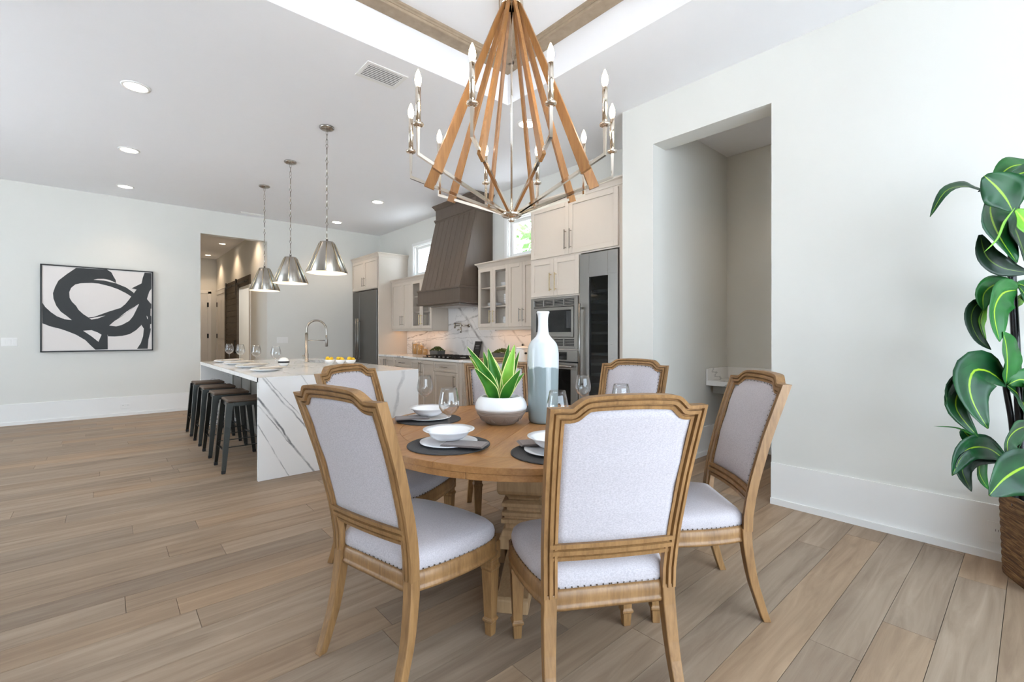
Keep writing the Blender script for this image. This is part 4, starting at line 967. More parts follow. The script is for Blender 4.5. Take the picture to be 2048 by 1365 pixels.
# painting: abstract black brush strokes, outlines read off the wall plane
PYP = Y1-.045
def pp(x, y): q = on_y(60+x/6.5, 510+y/6.5, PYP); return (q.x, q.z)
t = thing('painting', 'large framed abstract painting of thick black strokes on white', 'painting', (0, Y1, 0))
x0, x1, z0, z1 = -.712, .586, 1.03, 2.32
obj('frame', MB().box(x0, x0+.018, -.055, -.002, z0, z1).box(x1-.018, x1, -.055, -.002, z0, z1).box(x0, x1, -.055, -.002, z0, z0+.018).box(x0, x1, -.055, -.002, z1-.018, z1), M['black'], t)
cv = obj('canvas', MB().box(x0+.018, x1-.018, -.044, -.004, z0+.018, z1-.018), plain('canvas_white', (226, 220, 216), .8, var=.02), t)
blk = plain('black_paint', (34, 36, 36), .5, var=.15, scale=12)
strokes = [
 [(600,170),(480,250),(370,335),(325,420),(298,500),(305,570),(340,660),(400,740),(470,790),(540,845),(760,930),(800,860),(760,815),(690,770),(630,715),(600,665),(545,610),(515,560),(510,485),(535,430),(590,385),(660,370),(800,365),(900,375),(1040,410),(1150,450),(1250,500),(1320,545),(1350,520),(1345,490),(1250,425),(1120,372),(960,335),(825,325),(880,312),(960,312),(1040,330),(1120,366),(1115,330),(1085,280),(1060,230),(1000,192)],
 [(158,620),(200,680),(270,745),(350,800),(450,838),(540,848),(760,815),(830,808),(1020,740),(1180,690),(1240,640),(1290,580),(1345,500),(1450,480),(1430,600),(1410,640),(1340,690),(1270,745),(1180,810),(1100,860),(1030,920),(1000,1000),(1010,1060),(1012,1230),(850,1234),(790,1180),(720,1110),(600,1040),(500,1000),(400,965),(260,930),(160,890)],
 [(1030,920),(1120,932),(1200,910),(1290,860),(1340,800),(1380,720),(1415,648),(1500,600),(1500,800),(1440,922),(1380,980),(1300,1030),(1200,1055),(1100,1062),(1015,1060),(980,960)],
 [(1490,232),(1578,238),(1578,440),(1550,480),(1520,575),(1565,630),(1578,640),(1578,900),(1565,1000),(1540,1100),(1530,1222),(1390,1224),(1440,1150),(1470,1060),(1480,960),(1440,900),(1470,700),(1410,640),(1350,500),(1385,452),(1320,436),(1450,372),(1465,300)]]
whites = [[(690,988),(800,980),(880,1010),(930,1040),(915,1075),(890,1132),(800,1060)], [(1568,700),(1578,700),(1576,800),(1566,790)], [(1515,790),(1530,810),(1532,840),(1522,830)], [(1562,905),(1577,895),(1574,955),(1560,960)], [(770,828),(860,812),(980,790),(880,830),(800,842)], [(1150,822),(1250,742),(1345,680),(1260,752)]]
for i, s in enumerate(strokes):
    obj('brush_stroke', MB().prism([pp(*q) for q in s], -.0455-.0003*i, -.0435, 'y'), blk, cv)
for s in whites:
    obj('white_gap', MB().prism([pp(*q) for q in s], -.0475, -.0435, 'y'), bpy.data.materials['canvas_white'], cv)

# ================================================================== BAR STOOLS
def stool(y, label):
    t = thing('bar_stool', label, 'stool', (1.02, y, 0), 0, 'metal bar stools along the island')
    s = .145; H_ = .645
    obj('seat', MB().box(-.165, .165, -.165, .165, H_, H_+.028), M['stool_wood'], t, bevel=.012, seg=3)
    ap = MB()
    for a in range(4):
        ap.add([Matrix.Rotation(a*PI/2, 3, 'Z') @ Vector(p) for p in ((-.155, -.155, H_), (.155, -.155, H_), (.158, -.158, H_-.035), (-.158, -.158, H_-.035), (-.155, -.152, H_), (.155, -.152, H_), (.158, -.155, H_-.035), (-.158, -.155, H_-.035))], [(0, 1, 2, 3), (7, 6, 5, 4), (0, 4, 5, 1), (1, 5, 6, 2), (2, 6, 7, 3), (3, 7, 4, 0)])
    obj('apron', ap, M['gun'], t)
    for sx in (-1, 1):
        for sy in (-1, 1):
            top = Vector((sx*.150, sy*.150, H_)); bot = Vector((sx*.205, sy*.193, .012))
            R = []
            for f, w in ((0, .052), (.15, .05), (.5, .042), (.85, .034), (1, .03)):
                c = top.lerp(bot, f); w *= .5
                # folded angle section, open towards the inside
                R.append([c+Vector((sx*w, sy*w, 0)), c+Vector((sx*w, -sy*w*1.2, 0)), c+Vector((sx*w*.75, -sy*w*1.2, 0)), c+Vector((sx*w*.55, sy*w*.55, 0)), c+Vector((-sx*w*1.2, sy*w*.75, 0)), c+Vector((-sx*w*1.2, sy*w, 0))])
            lg = obj('leg', MB().rings(R), M['gun'], t, bevel=.003)
            obj('foot_cap', MB().box(bot.x-.016, bot.x+.016, bot.y-.016, bot.y+.016, 0, .03), M['black'], lg, bevel=.004)
    for a, b_, z in (((-1, -1), (-1, 1), .2), ((1, -1), (1, 1), .2), ((-1, -1), (1, -1), .235), ((-1, 1), (1, 1), .235)):
        k = .205-(.055*z/.645); kk = .193-(.043*z/.645)
        obj('footrest_bar', MB().tube([(a[0]*k, a[1]*kk, z), (b_[0]*k, b_[1]*kk, z)], 0, rect=(.018, .006)), M['gun'], t)
    return t
stool(5.145, 'gunmetal bar stool with dark wood seat, nearest the dining table')
stool(5.87, 'gunmetal bar stool with dark wood seat, second from the dining table')
stool(6.56, 'gunmetal bar stool with dark wood seat, third from the dining table')
stool(7.26, 'gunmetal bar stool with dark wood seat, farthest from the dining table')

# ================================================================== GLASSWARE AND PLACE SETTINGS
wine_proto = None
def wine_glass(loc, label, group, h=.25):
    global wine_proto
    if wine_proto is None:
        t = thing('wine_glass', label, 'wine glass', loc, 0, group)
        k = .001
        bowl = [(.004, .102), (.012, .108), (.035, .122), (.050, .145), (.054, .165), (.051, .19), (.044, .225), (.0385, .25),
                (.0372, .25), (.0427, .224), (.0496, .189), (.0525, .165), (.0485, .147), (.034, .1245), (.012, .111), (0, .110)]
        obj('bowl', MB().lathe(bowl, 32), M['glass'], t, smooth=True, angle=60)
        obj('stem', MB().lathe([(.0055, .006), (.0042, .02), (.0038, .07), (.0055, .096), (.004, .1025), (0, .1025)], 14), M['glass'], t, smooth=True, angle=60)
        obj('foot', MB().lathe([(.036, 0), (.0365, .002), (.02, .0045), (.0055, .0065), (0, .0065)], 28), M['glass'], t, smooth=True, angle=60)
        wine_proto = t
        return t
    c = dup(wine_proto, loc, 0, label, group)
    return c
M['mat'] = plain('charcoal_woven_mat', (72, 71, 72), .9, var=.12, scale=90, bmp=.5, bscale=260)
M['napkin'] = fabric('taupe_napkin', (118, 106, 104), (136, 124, 121))
M['napkin_c'] = fabric('cream_napkin', (206, 196, 182), (222, 214, 202))
M['plate'] = plain('white_porcelain', (238, 238, 240), .18, var=.005)
def rounded_cloth(w, d, h):
    mb = MB()
    for k in range(3):
        mb.box(-w/2+.003*k, w/2-.002*k, -d/2, d/2-.004*k, k*h/3, (k+1)*h/3-.0008)
    return mb
def setting(cx_, cy_, ang, zt, where, group, mat_r=.195, napkin=(0.09, -.02, .5), bowl=True, napcol='napkin'):
    tag(obj('placemat', MB().lathe([(mat_r-.004, 0), (mat_r, .002), (mat_r, .005), (mat_r-.004, .007), (0, .007)], 48), M['mat'], loc=(cx_, cy_, zt)), 'round charcoal placemat %s' % where, 'placemat', group+' placemats')
    t = thing('dinner_plate', 'white dinner plate %s' % where, 'plate', (cx_, cy_, zt+.0072), 0, group+' plates')
    obj('dish', MB().lathe([(.08, 0), (.085, .003), (.105, .006), (.135, .0115), (.1355, .0145), (.105, .009), (.083, .006), (0, .0055)], 40), M['plate'], t, smooth=True)
    c, s = math.cos(ang), math.sin(ang); nx, ny, na = napkin
    n = obj('napkin', rounded_cloth(.20, .11, .009), M[napcol], bevel=.003)
    n.location = (cx_+c*nx-s*ny, cy_+s*nx+c*ny, zt+.0072+.015); n.rotation_euler = (0, 0, ang+na)
    tag(n, 'folded taupe cloth napkin %s' % where, 'napkin', group+' napkins')
    if bowl:
        t = thing('soup_bowl', 'wide white rimmed bowl %s' % where, 'bowl', (cx_, cy_, zt+.0072+.0243), 0, group+' bowls')
        obj('vessel', MB().lathe([(.062, 0), (.068, .003), (.088, .018), (.098, .034), (.121, .044), (.1215, .047), (.096, .038), (.084, .021), (.06, .007), (0, .006)], 40), M['plate'], t, smooth=True)
# island settings
for i, (y, gy, gx) in enumerate(((5.30, 5.62, 1.37), (6.02, 6.33, 1.33), (6.72, 6.98, 1.285), (7.35, 7.60, 1.265))):
    wh = 'on the island, %s from the dining table' % ('first', 'second', 'third', 'fourth')[i]
    t = thing('dinner_plate', 'white plate '+wh, 'plate', (1.255, y, IZ), 0, 'island plates')
    obj('dish', MB().lathe([(.09, 0), (.095, .003), (.12, .01), (.16, .022), (.1605, .025), (.12, .014), (.09, .008), (0, .0075)], 36), M['plate'], t, smooth=True)
    n = obj('napkin', rounded_cloth(.34, .13, .018), M['napkin_c'], bevel=.004); n.location = (1.275, y-.02, IZ+.0255); n.rotation_euler = (0, 0, .5)
    tag(n, 'folded cream napkin on the plate '+wh, 'napkin', 'island napkins')
    wine_glass((gx+.06, gy, IZ), 'clear wine glass '+wh, 'island wine glasses')
# ================================================================== DINING TABLE
TC = Vector((1.81, 1.94)); TR = .856; TT = .76
t = thing('dining_table', 'round oak pedestal dining table with planked top', 'table', (TC.x, TC.y, 0), 0)
rot0 = math.radians(31)
Ri = .70
bw = 2*Ri/8
for i in range(8):
    v0, v1 = -Ri+i*bw+.0009, -Ri+(i+1)*bw-.0009
    n = 10
    vs = [v0+(v1-v0)*k/n for k in range(n+1)]
    right = [(math.sqrt(max(0, (Ri-.001)**2-v*v)), v) for v in vs]; left = [(-u, v) for u, v in reversed(right)]
    poly = []
    for q in right+left:
        if not poly or (Vector(q)-Vector(poly[-1])).length > 1e-4: poly.append(q)
    if (Vector(poly[0])-Vector(poly[-1])).length < 1e-4: poly.pop()
    o = obj('top_plank', MB().prism(poly, TT-.03, TT), M['table_wood'], t, bevel=.0012, seg=1); o.rotation_euler = (0, 0, rot0)
def arc_seg(r0, r1, a0, a1, z0, z1, n=14):
    return MB().prism([(r1*math.cos(a0+(a1-a0)*k/n), r1*math.sin(a0+(a1-a0)*k/n)) for k in range(n+1)]+[(r0*math.cos(a1-(a1-a0)*k/n), r0*math.sin(a1-(a1-a0)*k/n)) for k in range(n+1)], z0, z1)
for i in range(8):
    a = 2*PI*i/8+math.radians(245.5)
    o = obj('rim_segment', arc_seg(Ri, TR, a+.0012, a+PI/4-.0012, TT-.028, TT), M['table_wood'], t, bevel=.002)
    o2 = obj('apron_segment', arc_seg(TR-.09, TR-.004, a+.18, a+.18+PI/4-.002, TT-.056, TT-.029), M['table_wood'], t, bevel=.002)
obj('sub_top', MB().lathe([(.6, TT-.06), (.78, TT-.05), (.78, TT-.031), (0, TT-.031)], 48), M['ped_wood'], t)
pr = math.radians(220.6)
def sq(mb, prof):
    R = []
    for z, h in prof: R.append([(x*h, y*h, z) for x, y in ((-1, -1), (1, -1), (1, 1), (-1, 1))])
    return mb.rings(R)
col = obj('pedestal_column', sq(MB(), [(.36, .085), (.375, .09), (.39, .10), (.405, .135), (.425, .142), (.50, .140), (.58, .115), (.64, .098), (.68, .10), (.702, .11)]), M['ped_wood'], t, bevel=.006)
mo = obj('pedestal_moulding', sq(MB(), [(.10, .13), (.16, .13), (.17, .12), (.20, .115), (.21, .10), (.235, .10), (.24, .122), (.262, .122), (.266, .105), (.275, .105), (.28, .118), (.30, .118), (.305, .095), (.325, .095), (.33, .118), (.35, .118), (.36, .09)]), M['ped_wood'], t, bevel=.003)
for o in (col, mo): o.rotation_euler = (0, 0, pr)
for k in range(4):
    R = []
    for x, h, w in ((.10, .10, .085), (.30, .095, .08), (.45, .075, .075), (.53, .07, .075), (.545, .06, .073)):
        R.append([(x, -w, 0), (x, w, 0), (x, w, h), (x, -w, h)])
    o = obj('foot', MB().rings(R), M['ped_wood'], t, bevel=.006); o.rotation_euler = (0, 0, pr+k*PI/2)

# ================================================================== DINING CHAIRS
def interp(tab, z):
    for (a, x0), (b_, x1) in zip(tab, tab[1:]):
        if z <= b_:
            f = (z-a)/(b_-a); f = max(0, min(1, f)); f = f*f*(3-2*f)*.3+f*.7
            return x0+(x1-x0)*f
    return tab[-1][1]
ST = [(0, 0), (.08, .028), (.16, .052), (.25, .071), (.35, .083), (.42, .086), (.5, .082), (.6, .062), (.75, .026), (.9, -.022), (1.06, -.078), (1.12, -.10)]
def sx_(z): return interp(ST, z)
def hy(z): return .212+.022*max(0, (z-.42)/.62) if z > .42 else .212+.017*(1-z/.42)
BOW = .020
def back_pt(y, z, d): return (sx_(z)-BOW*max(0, 1-(y/.25)**2)+d, y, z)
def sweep_frame(path, prof, end_open=True):
    """path of (y,z) in the back's surface; profile (n,d): n to the inside, d front/back"""
    R = []; m = len(path)
    for i, (y, z) in enumerate(path):
        p = Vector((y, z))
        d0 = (p-Vector(path[i-1])).normalized() if i > 0 else None
        d1 = (Vector(path[i+1])-p).normalized() if i < m-1 else None
        if d0 is None: d0 = d1
        if d1 is None: d1 = d0
        n0, n1 = Vector((-d0.y, d0.x)), Vector((-d1.y, d1.x))
        nn = (n0+n1).normalized(); k = 1/max(.55, nn.dot(n0))
        R.append([back_pt(y+nn.x*n*k, z+nn.y*n*k, d) for n, d in prof])
    return MB().rings(R)
PROF = [(-.024, -.022), (-.013, -.022), (-.0105, -.011), (-.0075, -.011), (-.005, -.021), (.006, -.021), (.009, -.008), (.012, -.008), (.014, -.015), (.024, -.013),
        (.024, .010), (.014, .012), (.012, .006), (.009, .006), (.006, .018), (-.005, .018), (-.0075, .009), (-.0105, .009), (-.013, .019), (-.024, .019)]
crest = [(-.233, 1.036), (-.20, 1.036)]+[tuple(v) for v in catmull([(-.195, 1.036), (-.178, 1.040), (-.160, 1.056), (-.140, 1.070), (-.115, 1.074)], 4)]+[(-.06, 1.077), (0, 1.078), (.06, 1.077)]+[tuple(v) for v in catmull([(.115, 1.074), (.140, 1.070), (.160, 1.056), (.178, 1.040), (.195, 1.036)], 4)]+[(.20, 1.036), (.233, 1.036)]
left = [(-hy(z), z) for z in (.40, .47, .55, .63, .72, .81, .90, .98)]
# traverse so that the inside lies on the left-hand normal: up the right side, over, down the left
path = [(-a, b_) for a, b_ in left]+[(-a, b_) for a, b_ in crest]+[(a, b_) for a, b_ in reversed(left)]
def top_z(y):
    c = sorted(crest)
    for (y0, z0), (y1, z1) in zip(c, c[1:]):
        if y0 <= y <= y1: return z0+(z1-z0)*(y-y0)/max(1e-6, y1-y0)
    return c[0][1]
def panel(d_edge, d_mid, thick, inset_, nz=14, ny=16, zb=.585):
    """padded sheet filling the back frame"""
    F, B = [], []
    for j in range(ny+1):
        fy = -1+2*j/ny
        for k in range(nz+1):
            fz = k/nz
            yw = (hy(.8)-inset_)*fy
            zt = top_z(max(-.2325, min(.2325, yw*1.02)))-inset_*.9
            z = zb+(zt-zb)*fz
            y = (hy(z)-inset_)*fy
            e = (1-abs(fy)**4)*(1-abs(2*fz-1)**6)
            F.append(back_pt(y, z, d_edge+(d_mid-d_edge)*e)); B.append(back_pt(y, z, d_edge-thick))
    mb = MB(); n = nz+1; fs = []; o = len(F)
    for j in range(ny):
        for k in range(nz):
            a, b_, c, d = j*n+k, j*n+k+1, (j+1)*n+k+1, (j+1)*n+k
            fs += [(a, b_, c, d), (o+d, o+c, o+b_, o+a)]
    for j in range(ny):
        for k in (0, nz): a, b_ = j*n+k, (j+1)*n+k; fs.append((a, b_, o+b_, o+a))
    for k in range(nz):
        for j in (0, ny): a, b_ = j*n+k, j*n+k+1; fs.append((a, b_, o+b_, o+a))
    return mb.add(F+B, fs)
seat_half = [(.082, 0), (.082, .10), (.086, .195), (.13, .222), (.22, .25), (.33, .27), (.42, .277), (.49, .268), (.525, .235), (.545, .15), (.552, .05)]
seat_out = [(p.x, p.y) for p in catmull([(x, y) for x, y in seat_half]+[(x, -y) for x, y in reversed(seat_half[1:])], 4, closed=True)]
SCN = Vector((.31, 0))
def seat_ring(s, z): return [((SCN.x+(x-SCN.x)*s), y*s, z) for x, y in seat_out]
def dome(mb, c, r, ax):
    a = Vector(ax).normalized(); u = a.orthogonal().normalized(); v = a.cross(u); c = Vector(c)
    ring = [c+u*(r*math.cos(2*PI*i/6))+v*(r*math.sin(2*PI*i/6)) for i in range(6)]; tip = c+a*r*.7
    mb.add(ring+[tip], [(i, (i+1) % 6, 6) for i in range(6)]+[tuple(range(5, -1, -1))])
def make_chair():
    t = thing('dining_chair', 'x', 'chair', (0, 0, 0), 0, 'upholstered oak dining chairs')
    for s in (-1, 1):      # rear legs, swept back to the floor
        R = []
        for z in (0, .05, .1, .16, .22, .28, .34, .40, .41):
            w = .036+.0105*min(1, z/.34); d = .034+.0085*min(1, z/.35); c = (sx_(z), s*hy(z))
            R.append([(c[0]+a*d/2, c[1]+b_*w/2, z) for a, b_ in ((-1, -1), (1, -1), (1, 1), (-1, 1))])
        obj('leg', MB().rings(R), M['chair_wood'], t, bevel=.004)
    for s in (-1, 1):      # square tapered front legs with collar and foot
        mb = MB(); R = []
        for z, h in ((0, .016), (.055, .019), (.062, .025), (.072, .025), (.078, .0195), (.28, .027), (.290, .031), (.300, .031), (.306, .0255), (.322, .0255), (.328, .031), (.40, .031)):
            R.append([(.497+a*h, s*.245+b_*h, z) for a, b_ in ((-1, -1), (1, -1), (1, 1), (-1, 1))])
        obj('leg', mb.rings(R), M['chair_wood'], t, bevel=.002)
    obj('seat_rail', MB().rings([seat_ring(s, z) for s, z in ((.86, .352), (1.045, .350), (1.05, .360), (1.035, .366), (1.03, .372), (1.037, .385), (1.03, .408), (1.005, .418), (.86, .418))]), M['chair_wood'], t, smooth=True, angle=50)
    obj('seat_cushion', MB().rings([seat_ring(s, z) for s, z in ((.985, .416), (1.0, .425), (1.005, .445), (.985, .465), (.93, .480), (.8, .490), (.55, .497), (.25, .500))]), M['linen'], t, smooth=True, angle=75)
    fr = obj('back_frame', sweep_frame(path, PROF), M['chair_wood'], t, bevel=0)
    rp = [(.222-.444*k/12, .558+.004*math.sin(PI*k/12)) for k in range(13)]
    rail = [(n*1.35, d) for n, d in PROF]
    obj('back_rail', sweep_frame(rp, rail), M['chair_wood'], t)
    obj('back_cushion', panel(.004, .034, .006, .021), M['linen'], t, smooth=True, angle=75)
    obj('rear_panel', panel(-.008, -.010, -.004, .021), M['linen'], t, smooth=True, angle=75)
    nb_ = MB(); o_ = seat_ring(1.012, .424)
    acc = 0
    for i in range(len(o_)):
        a, b_ = Vector(o_[i]), Vector(o_[(i+1) % len(o_)]); ln = (b_-a).length; f = acc
        while f < ln:
            p = a.lerp(b_, f/ln); dome(nb_, p, .0034, (p.x-SCN.x, p.y, 0)); f += .0225
        acc = f-ln
    ins = []
    for i in range(0, 200):
        f = i/199; k = f*(len(path)-1); a = int(k); b2 = min(a+1, len(path)-1); q = Vector(path[a]).lerp(Vector(path[b2]), k-a); ins.append(q)
    last = None
    for i in range(1, 199):
        q = ins[i]
        if q.y < .60: continue
        if last is not None and (q-last).length < .017: continue
        tg = (ins[i+1]-ins[i-1]).normalized(); nn = Vector((-tg.y, tg.x)); w = q+nn*.028
        if w.y < .6: continue
        dome(nb_, back_pt(w.x, w.y, .012), .0034, (1, 0, 0)); last = q
    obj('nailhead_trim', nb_, M['bronze'], t, kind='stuff')
    return t
CH = [((1.262, .903), 58.7, 'oak dining chair with pale linen back, seen squarely from behind in front of the table'),
      ((.699, 1.677), 12.4, 'oak dining chair at the left of the table with its back turned to the camera'),
      ((1.157, 2.738), -60.7, 'oak dining chair between the round table and the island'),
      ((2.297, 2.77), -117.6, 'oak dining chair behind the potted succulent, facing the camera'),
      ((2.924, 1.994), 190.3, 'oak dining chair in front of the wine refrigerator, facing the camera'),
      ((2.378, .968), 137.2, 'oak dining chair at the right of the table, turned side-on by the bare wall')]
proto = make_chair()
for i, ((x, y), a, lb) in enumerate(CH):
    if i == 0: proto.location = (x, y, 0); proto.rotation_euler = (0, 0, math.radians(a)); proto['label'] = lb
    else: dup(proto, (x, y, 0), math.radians(a), lb)

# ---- table settings
def polar(r, deg): a = math.radians(deg); return TC.x+r*math.cos(a), TC.y+r*math.sin(a)
for deg, r, na, where in ((190, .600, (.085, -.085, -.25), 'in front of the left chair'), (238.9, .632, (-.06, .10, .2), 'in front of the nearest chair'), (121, .615, (-.09, -.07, .3), 'by the chair next to the island'),
                          (60, .61, (.09, 0, 1.2), 'behind the succulent pot'), (-8, .60, (.09, 0, 1.2), 'near the chair by the wine refrigerator'), (-66, .60, (.09, .02, 1.2), 'by the right-hand chair')):
    x, y = polar(r, deg)
    setting(x, y, math.radians(-41.4) if deg in (190, 238.9, 121) else math.radians(deg), TT, where, 'dining table', napkin=na)
for (px, D_), lb in (((898, 2.38), 'clear wine glass behind the bowl at the left chair setting'), ((850, 3.1), 'clear wine glass at the setting next to the island'), ((1115, 2.25), 'clear wine glass in front of the blue-grey vase at the nearest setting'),
                     ((1166, 3.13), 'clear wine glass in front of the wine refrigerator'), ((1242, 2.56), 'clear wine glass seen over the crest of the nearest chair')):
    q = at_depth(px, HORIZON, D_); wine_glass((q.x, q.y, TT), lb, 'dining table wine glasses')
x, y = polar(.40, 66); wine_glass((x, y, TT), 'clear wine glass behind the succulent pot', 'dining table wine glasses')

# ---- vase
q = on_z(1086, 845, TT)
def vase_mat():
    m, nt, b = new_mat('two_tone_glaze')
    geo = N(nt, 'ShaderNodeTexCoord'); sp = N(nt, 'ShaderNodeSeparateXYZ'); L(nt, geo.outputs['Object'], sp.inputs[0])
    no = N(nt, 'ShaderNodeTexNoise'); no.inputs['Scale'].default_value = 14; L(nt, geo.outputs['Object'], no.inputs['Vector'])
    a = N(nt, 'ShaderNodeMath', operation='MULTIPLY_ADD'); a.inputs[1].default_value = .05; L(nt, no.outputs['Fac'], a.inputs[0]); L(nt, sp.outputs['Z'], a.inputs[2])
    r = N(nt, 'ShaderNodeValToRGB'); e = r.color_ramp.elements; r.color_ramp.interpolation = 'LINEAR'
    e[0].position = .352; e[0].color = lin((136, 148, 150)); e[1].position = .358; e[1].color = lin((206, 214, 217))
    k = r.color_ramp.elements.new(.50); k.color = lin((208, 215, 218)); k = r.color_ramp.elements.new(.52); k.color = lin((226, 228, 230))
    L(nt, a.outputs[0], r.inputs['Fac']); L(nt, r.outputs['Color'], b.inputs['Base Color']); b.inputs['Roughness'].default_value = .12
    return m
t = thing('ceramic_vase', 'tall bottle vase with white neck, pale blue shoulder and grey body', 'vase', (q.x, q.y, TT))
prof = catmull([(.070, 0, 0), (.084, .012, 0), (.088, .05, 0), (.090, .15, 0), (.092, .25, 0), (.094, .35, 0), (.092, .43, 0), (.078, .475, 0), (.052, .503, 0), (.036, .527, 0), (.031, .56, 0), (.0295, .61, 0), (.033, .64, 0), (.038, .652, 0), (.038, .66, 0), (.033, .66, 0), (.026, .635, 0), (.025, .56, 0)], 4)
obj('body', MB().lathe([(p.x, p.y) for p in prof], 48), vase_mat(), t, smooth=True, angle=60)
# ---- bowl pot with succulent
q = on_z(1002, 847, TT); PD = (q-CAMP).dot(FW)
t = thing('succulent_pot', 'variegated green succulent in a round white and taupe bowl pot', 'potted plant', (q.x, q.y, TT))
M['taupe'] = plain('taupe_stoneware', (142, 128, 118), .55, var=.08, scale=20)
up_ = [(.151, .088), (.152, .10), (.148, .122), (.136, .146), (.120, .160), (.112, .163), (.108, .160), (.108, .14)]
R = []
for r, z in up_:
    R.append([(r*(1+(.008*math.cos(i*PI) if .09 < z < .155 else 0))*math.cos(2*PI*i/120), r*(1+(.008*math.cos(i*PI) if .09 < z < .155 else 0))*math.sin(2*PI*i/120), z) for i in range(120)])
obj('ribbed_rim', MB().rings(R, True, True, False), M['white_cer'], t, smooth=True, angle=20)
lo = [(.075, 0), (.085, .004), (.115, .03), (.138, .058), (.148, .078), (.1505, .088), (0, .088)]
low = obj('lower_bowl', MB().lathe(lo, 60), M['taupe'], t, smooth=True)
rl = MB()
for rr_, zz in ((.1465, .0795), (.1425, .070), (.1385, .061)):
    rl.tube([((rr_+.001)*math.cos(2*PI*i/60), (rr_+.001)*math.sin(2*PI*i/60), zz) for i in range(60)], .0016, 5, closed=True)
for k in range(9):
    a0 = 2*PI*k/9
    for j in range(3):
        da = .08+.07*j
        for s in (-1, 1):
            pts = []
            for f in (0, .5, 1):
                a = a0+s*da*f; z = .052-.030*f
                rr_ = .132-(.052-z)*.62; pts.append((rr_*1.012*math.cos(a), rr_*1.012*math.sin(a), z))
            rl.tube(pts, .0014, 4)
obj('relief_lines', rl, M['taupe'], low, kind='stuff')
obj('soil', MB().lathe([(.1085, .138), (.106, .142), (0, .146)], 30), plain('dark_soil', (44, 40, 38), .95, var=.3, scale=60), t)

def leaf_mesh(pts, width, side_fn, fold=.18, across=4, along=12, wprof=None, wave=0.0, seed=0):
    c = catmull(pts, max(2, along//(len(pts)-1))); n = len(c); V, Fc, UV = [], [], []
    rr = random.Random(seed); ph = rr.uniform(0, 6)
    for i, p in enumerate(c):
        tg = (c[min(i+1, n-1)]-c[max(i-1, 0)]).normalized(); f = i/(n-1)
        side = side_fn(tg).normalized(); nor = tg.cross(side).normalized()
        w = width*.5*max(.03, wprof(f))
        for j in range(across+1):
            u = -1+2*j/across
            V.append(p+side*(u*w)+nor*(fold*w*(abs(u)**1.3)+wave*w*math.sin(f*11+ph+u*2)*abs(u))); UV.append((.5+.5*u, f))
    m = across+1
    for i in range(n-1):
        for j in range(across): Fc.append((i*m+j, i*m+j+1, (i+1)*m+j+1, (i+1)*m+j))
    return V, Fc, UV
def add_leaf(parent, pts, width, mat, side_fn, thick=.0016, **kw):
    inv = Matrix.Translation(-Vector(parent.location))
    V, Fc, UV = leaf_mesh(pts, width, side_fn, **kw)
    me = bpy.data.meshes.new('leaf'); me.from_pydata([tuple(inv @ v) for v in V], [], Fc); me.materials.append(mat)
    ul = me.uv_layers.new(name='UVMap')
    for lp in me.loops: ul.data[lp.index].uv = UV[lp.vertex_index]
    for p in me.polygons: p.use_smooth = True
    o = link(bpy.data.objects.new('leaf', me), parent)
    so = o.modifiers.new('thickness', 'SOLIDIFY'); so.thickness = thick; so.offset = 0
    return o
AG1 = leaf_mat('succulent_leaf', (48, 108, 34), (74, 138, 44), (226, 232, 150), True, .045)
AG2 = leaf_mat('succulent_leaf_light', (108, 170, 50), (138, 190, 60), (232, 238, 150), True, .07)
AG3 = leaf_mat('succulent_leaf_yellow', (176, 196, 62), (196, 208, 90), (236, 240, 170), True, .12)
def persp_side(tilt):
    def fn(tg):
        a = tg.cross(FW)
        if a.length < 1e-3: a = RT.copy()
        a.normalize(); return a*math.cos(tilt)+FW*math.sin(tilt)
    return fn
AGL = [([(993, 806), (986, 785), (976, 768), (949, 736)], .062, AG1, -.05, .3), ([(998, 804), (985, 770), (966, 738), (934, 694)], .050, AG1, -.02, .2), ([(1001, 803), (994, 765), (986, 735), (976, 697)], .056, AG1, .0, .1),
       ([(1004, 803), (1002, 770), (995, 741), (980, 707)], .040, AG3, .03, -.4), ([(1006, 803), (1009, 770), (1013, 725), (1018.6, 688)], .042, AG1, .05, .5), ([(1007, 804), (1011, 770), (1019, 732), (1029, 690)], .058, AG2, .0, -.2),
       ([(1010, 804), (1020, 765), (1030, 735), (1039, 703)], .030, AG1, .05, .6), ([(1004, 806), (1012, 785), (1022, 767), (1041, 739)], .056, AG1, -.07, -.3), ([(1009, 805), (1018, 786), (1030, 768), (1049, 746)], .034, AG1, .03, .3),
       ([(999, 803), (985, 765), (974, 730), (967, 704)], .034, AG1, .07, .2), ([(997, 805), (982, 786), (968, 758), (938, 712)], .030, AG2, .04, .5)]
for i, (px, w, mt, dz, tl) in enumerate(AGL):
    m = len(px)-1
    pts = [at_depth(x, y, PD+dz*(k/m)) for k, (x, y) in enumerate(px)]
    add_leaf(t, pts, w*1.3, mt, persp_side(tl), thick=.003, fold=.35, wprof=lambda f: (.55+.45*math.sin(min(1, f/.45)*PI/2)) if f < .45 else max(0.0, 1-((f-.45)/.55)**1.6), seed=i)

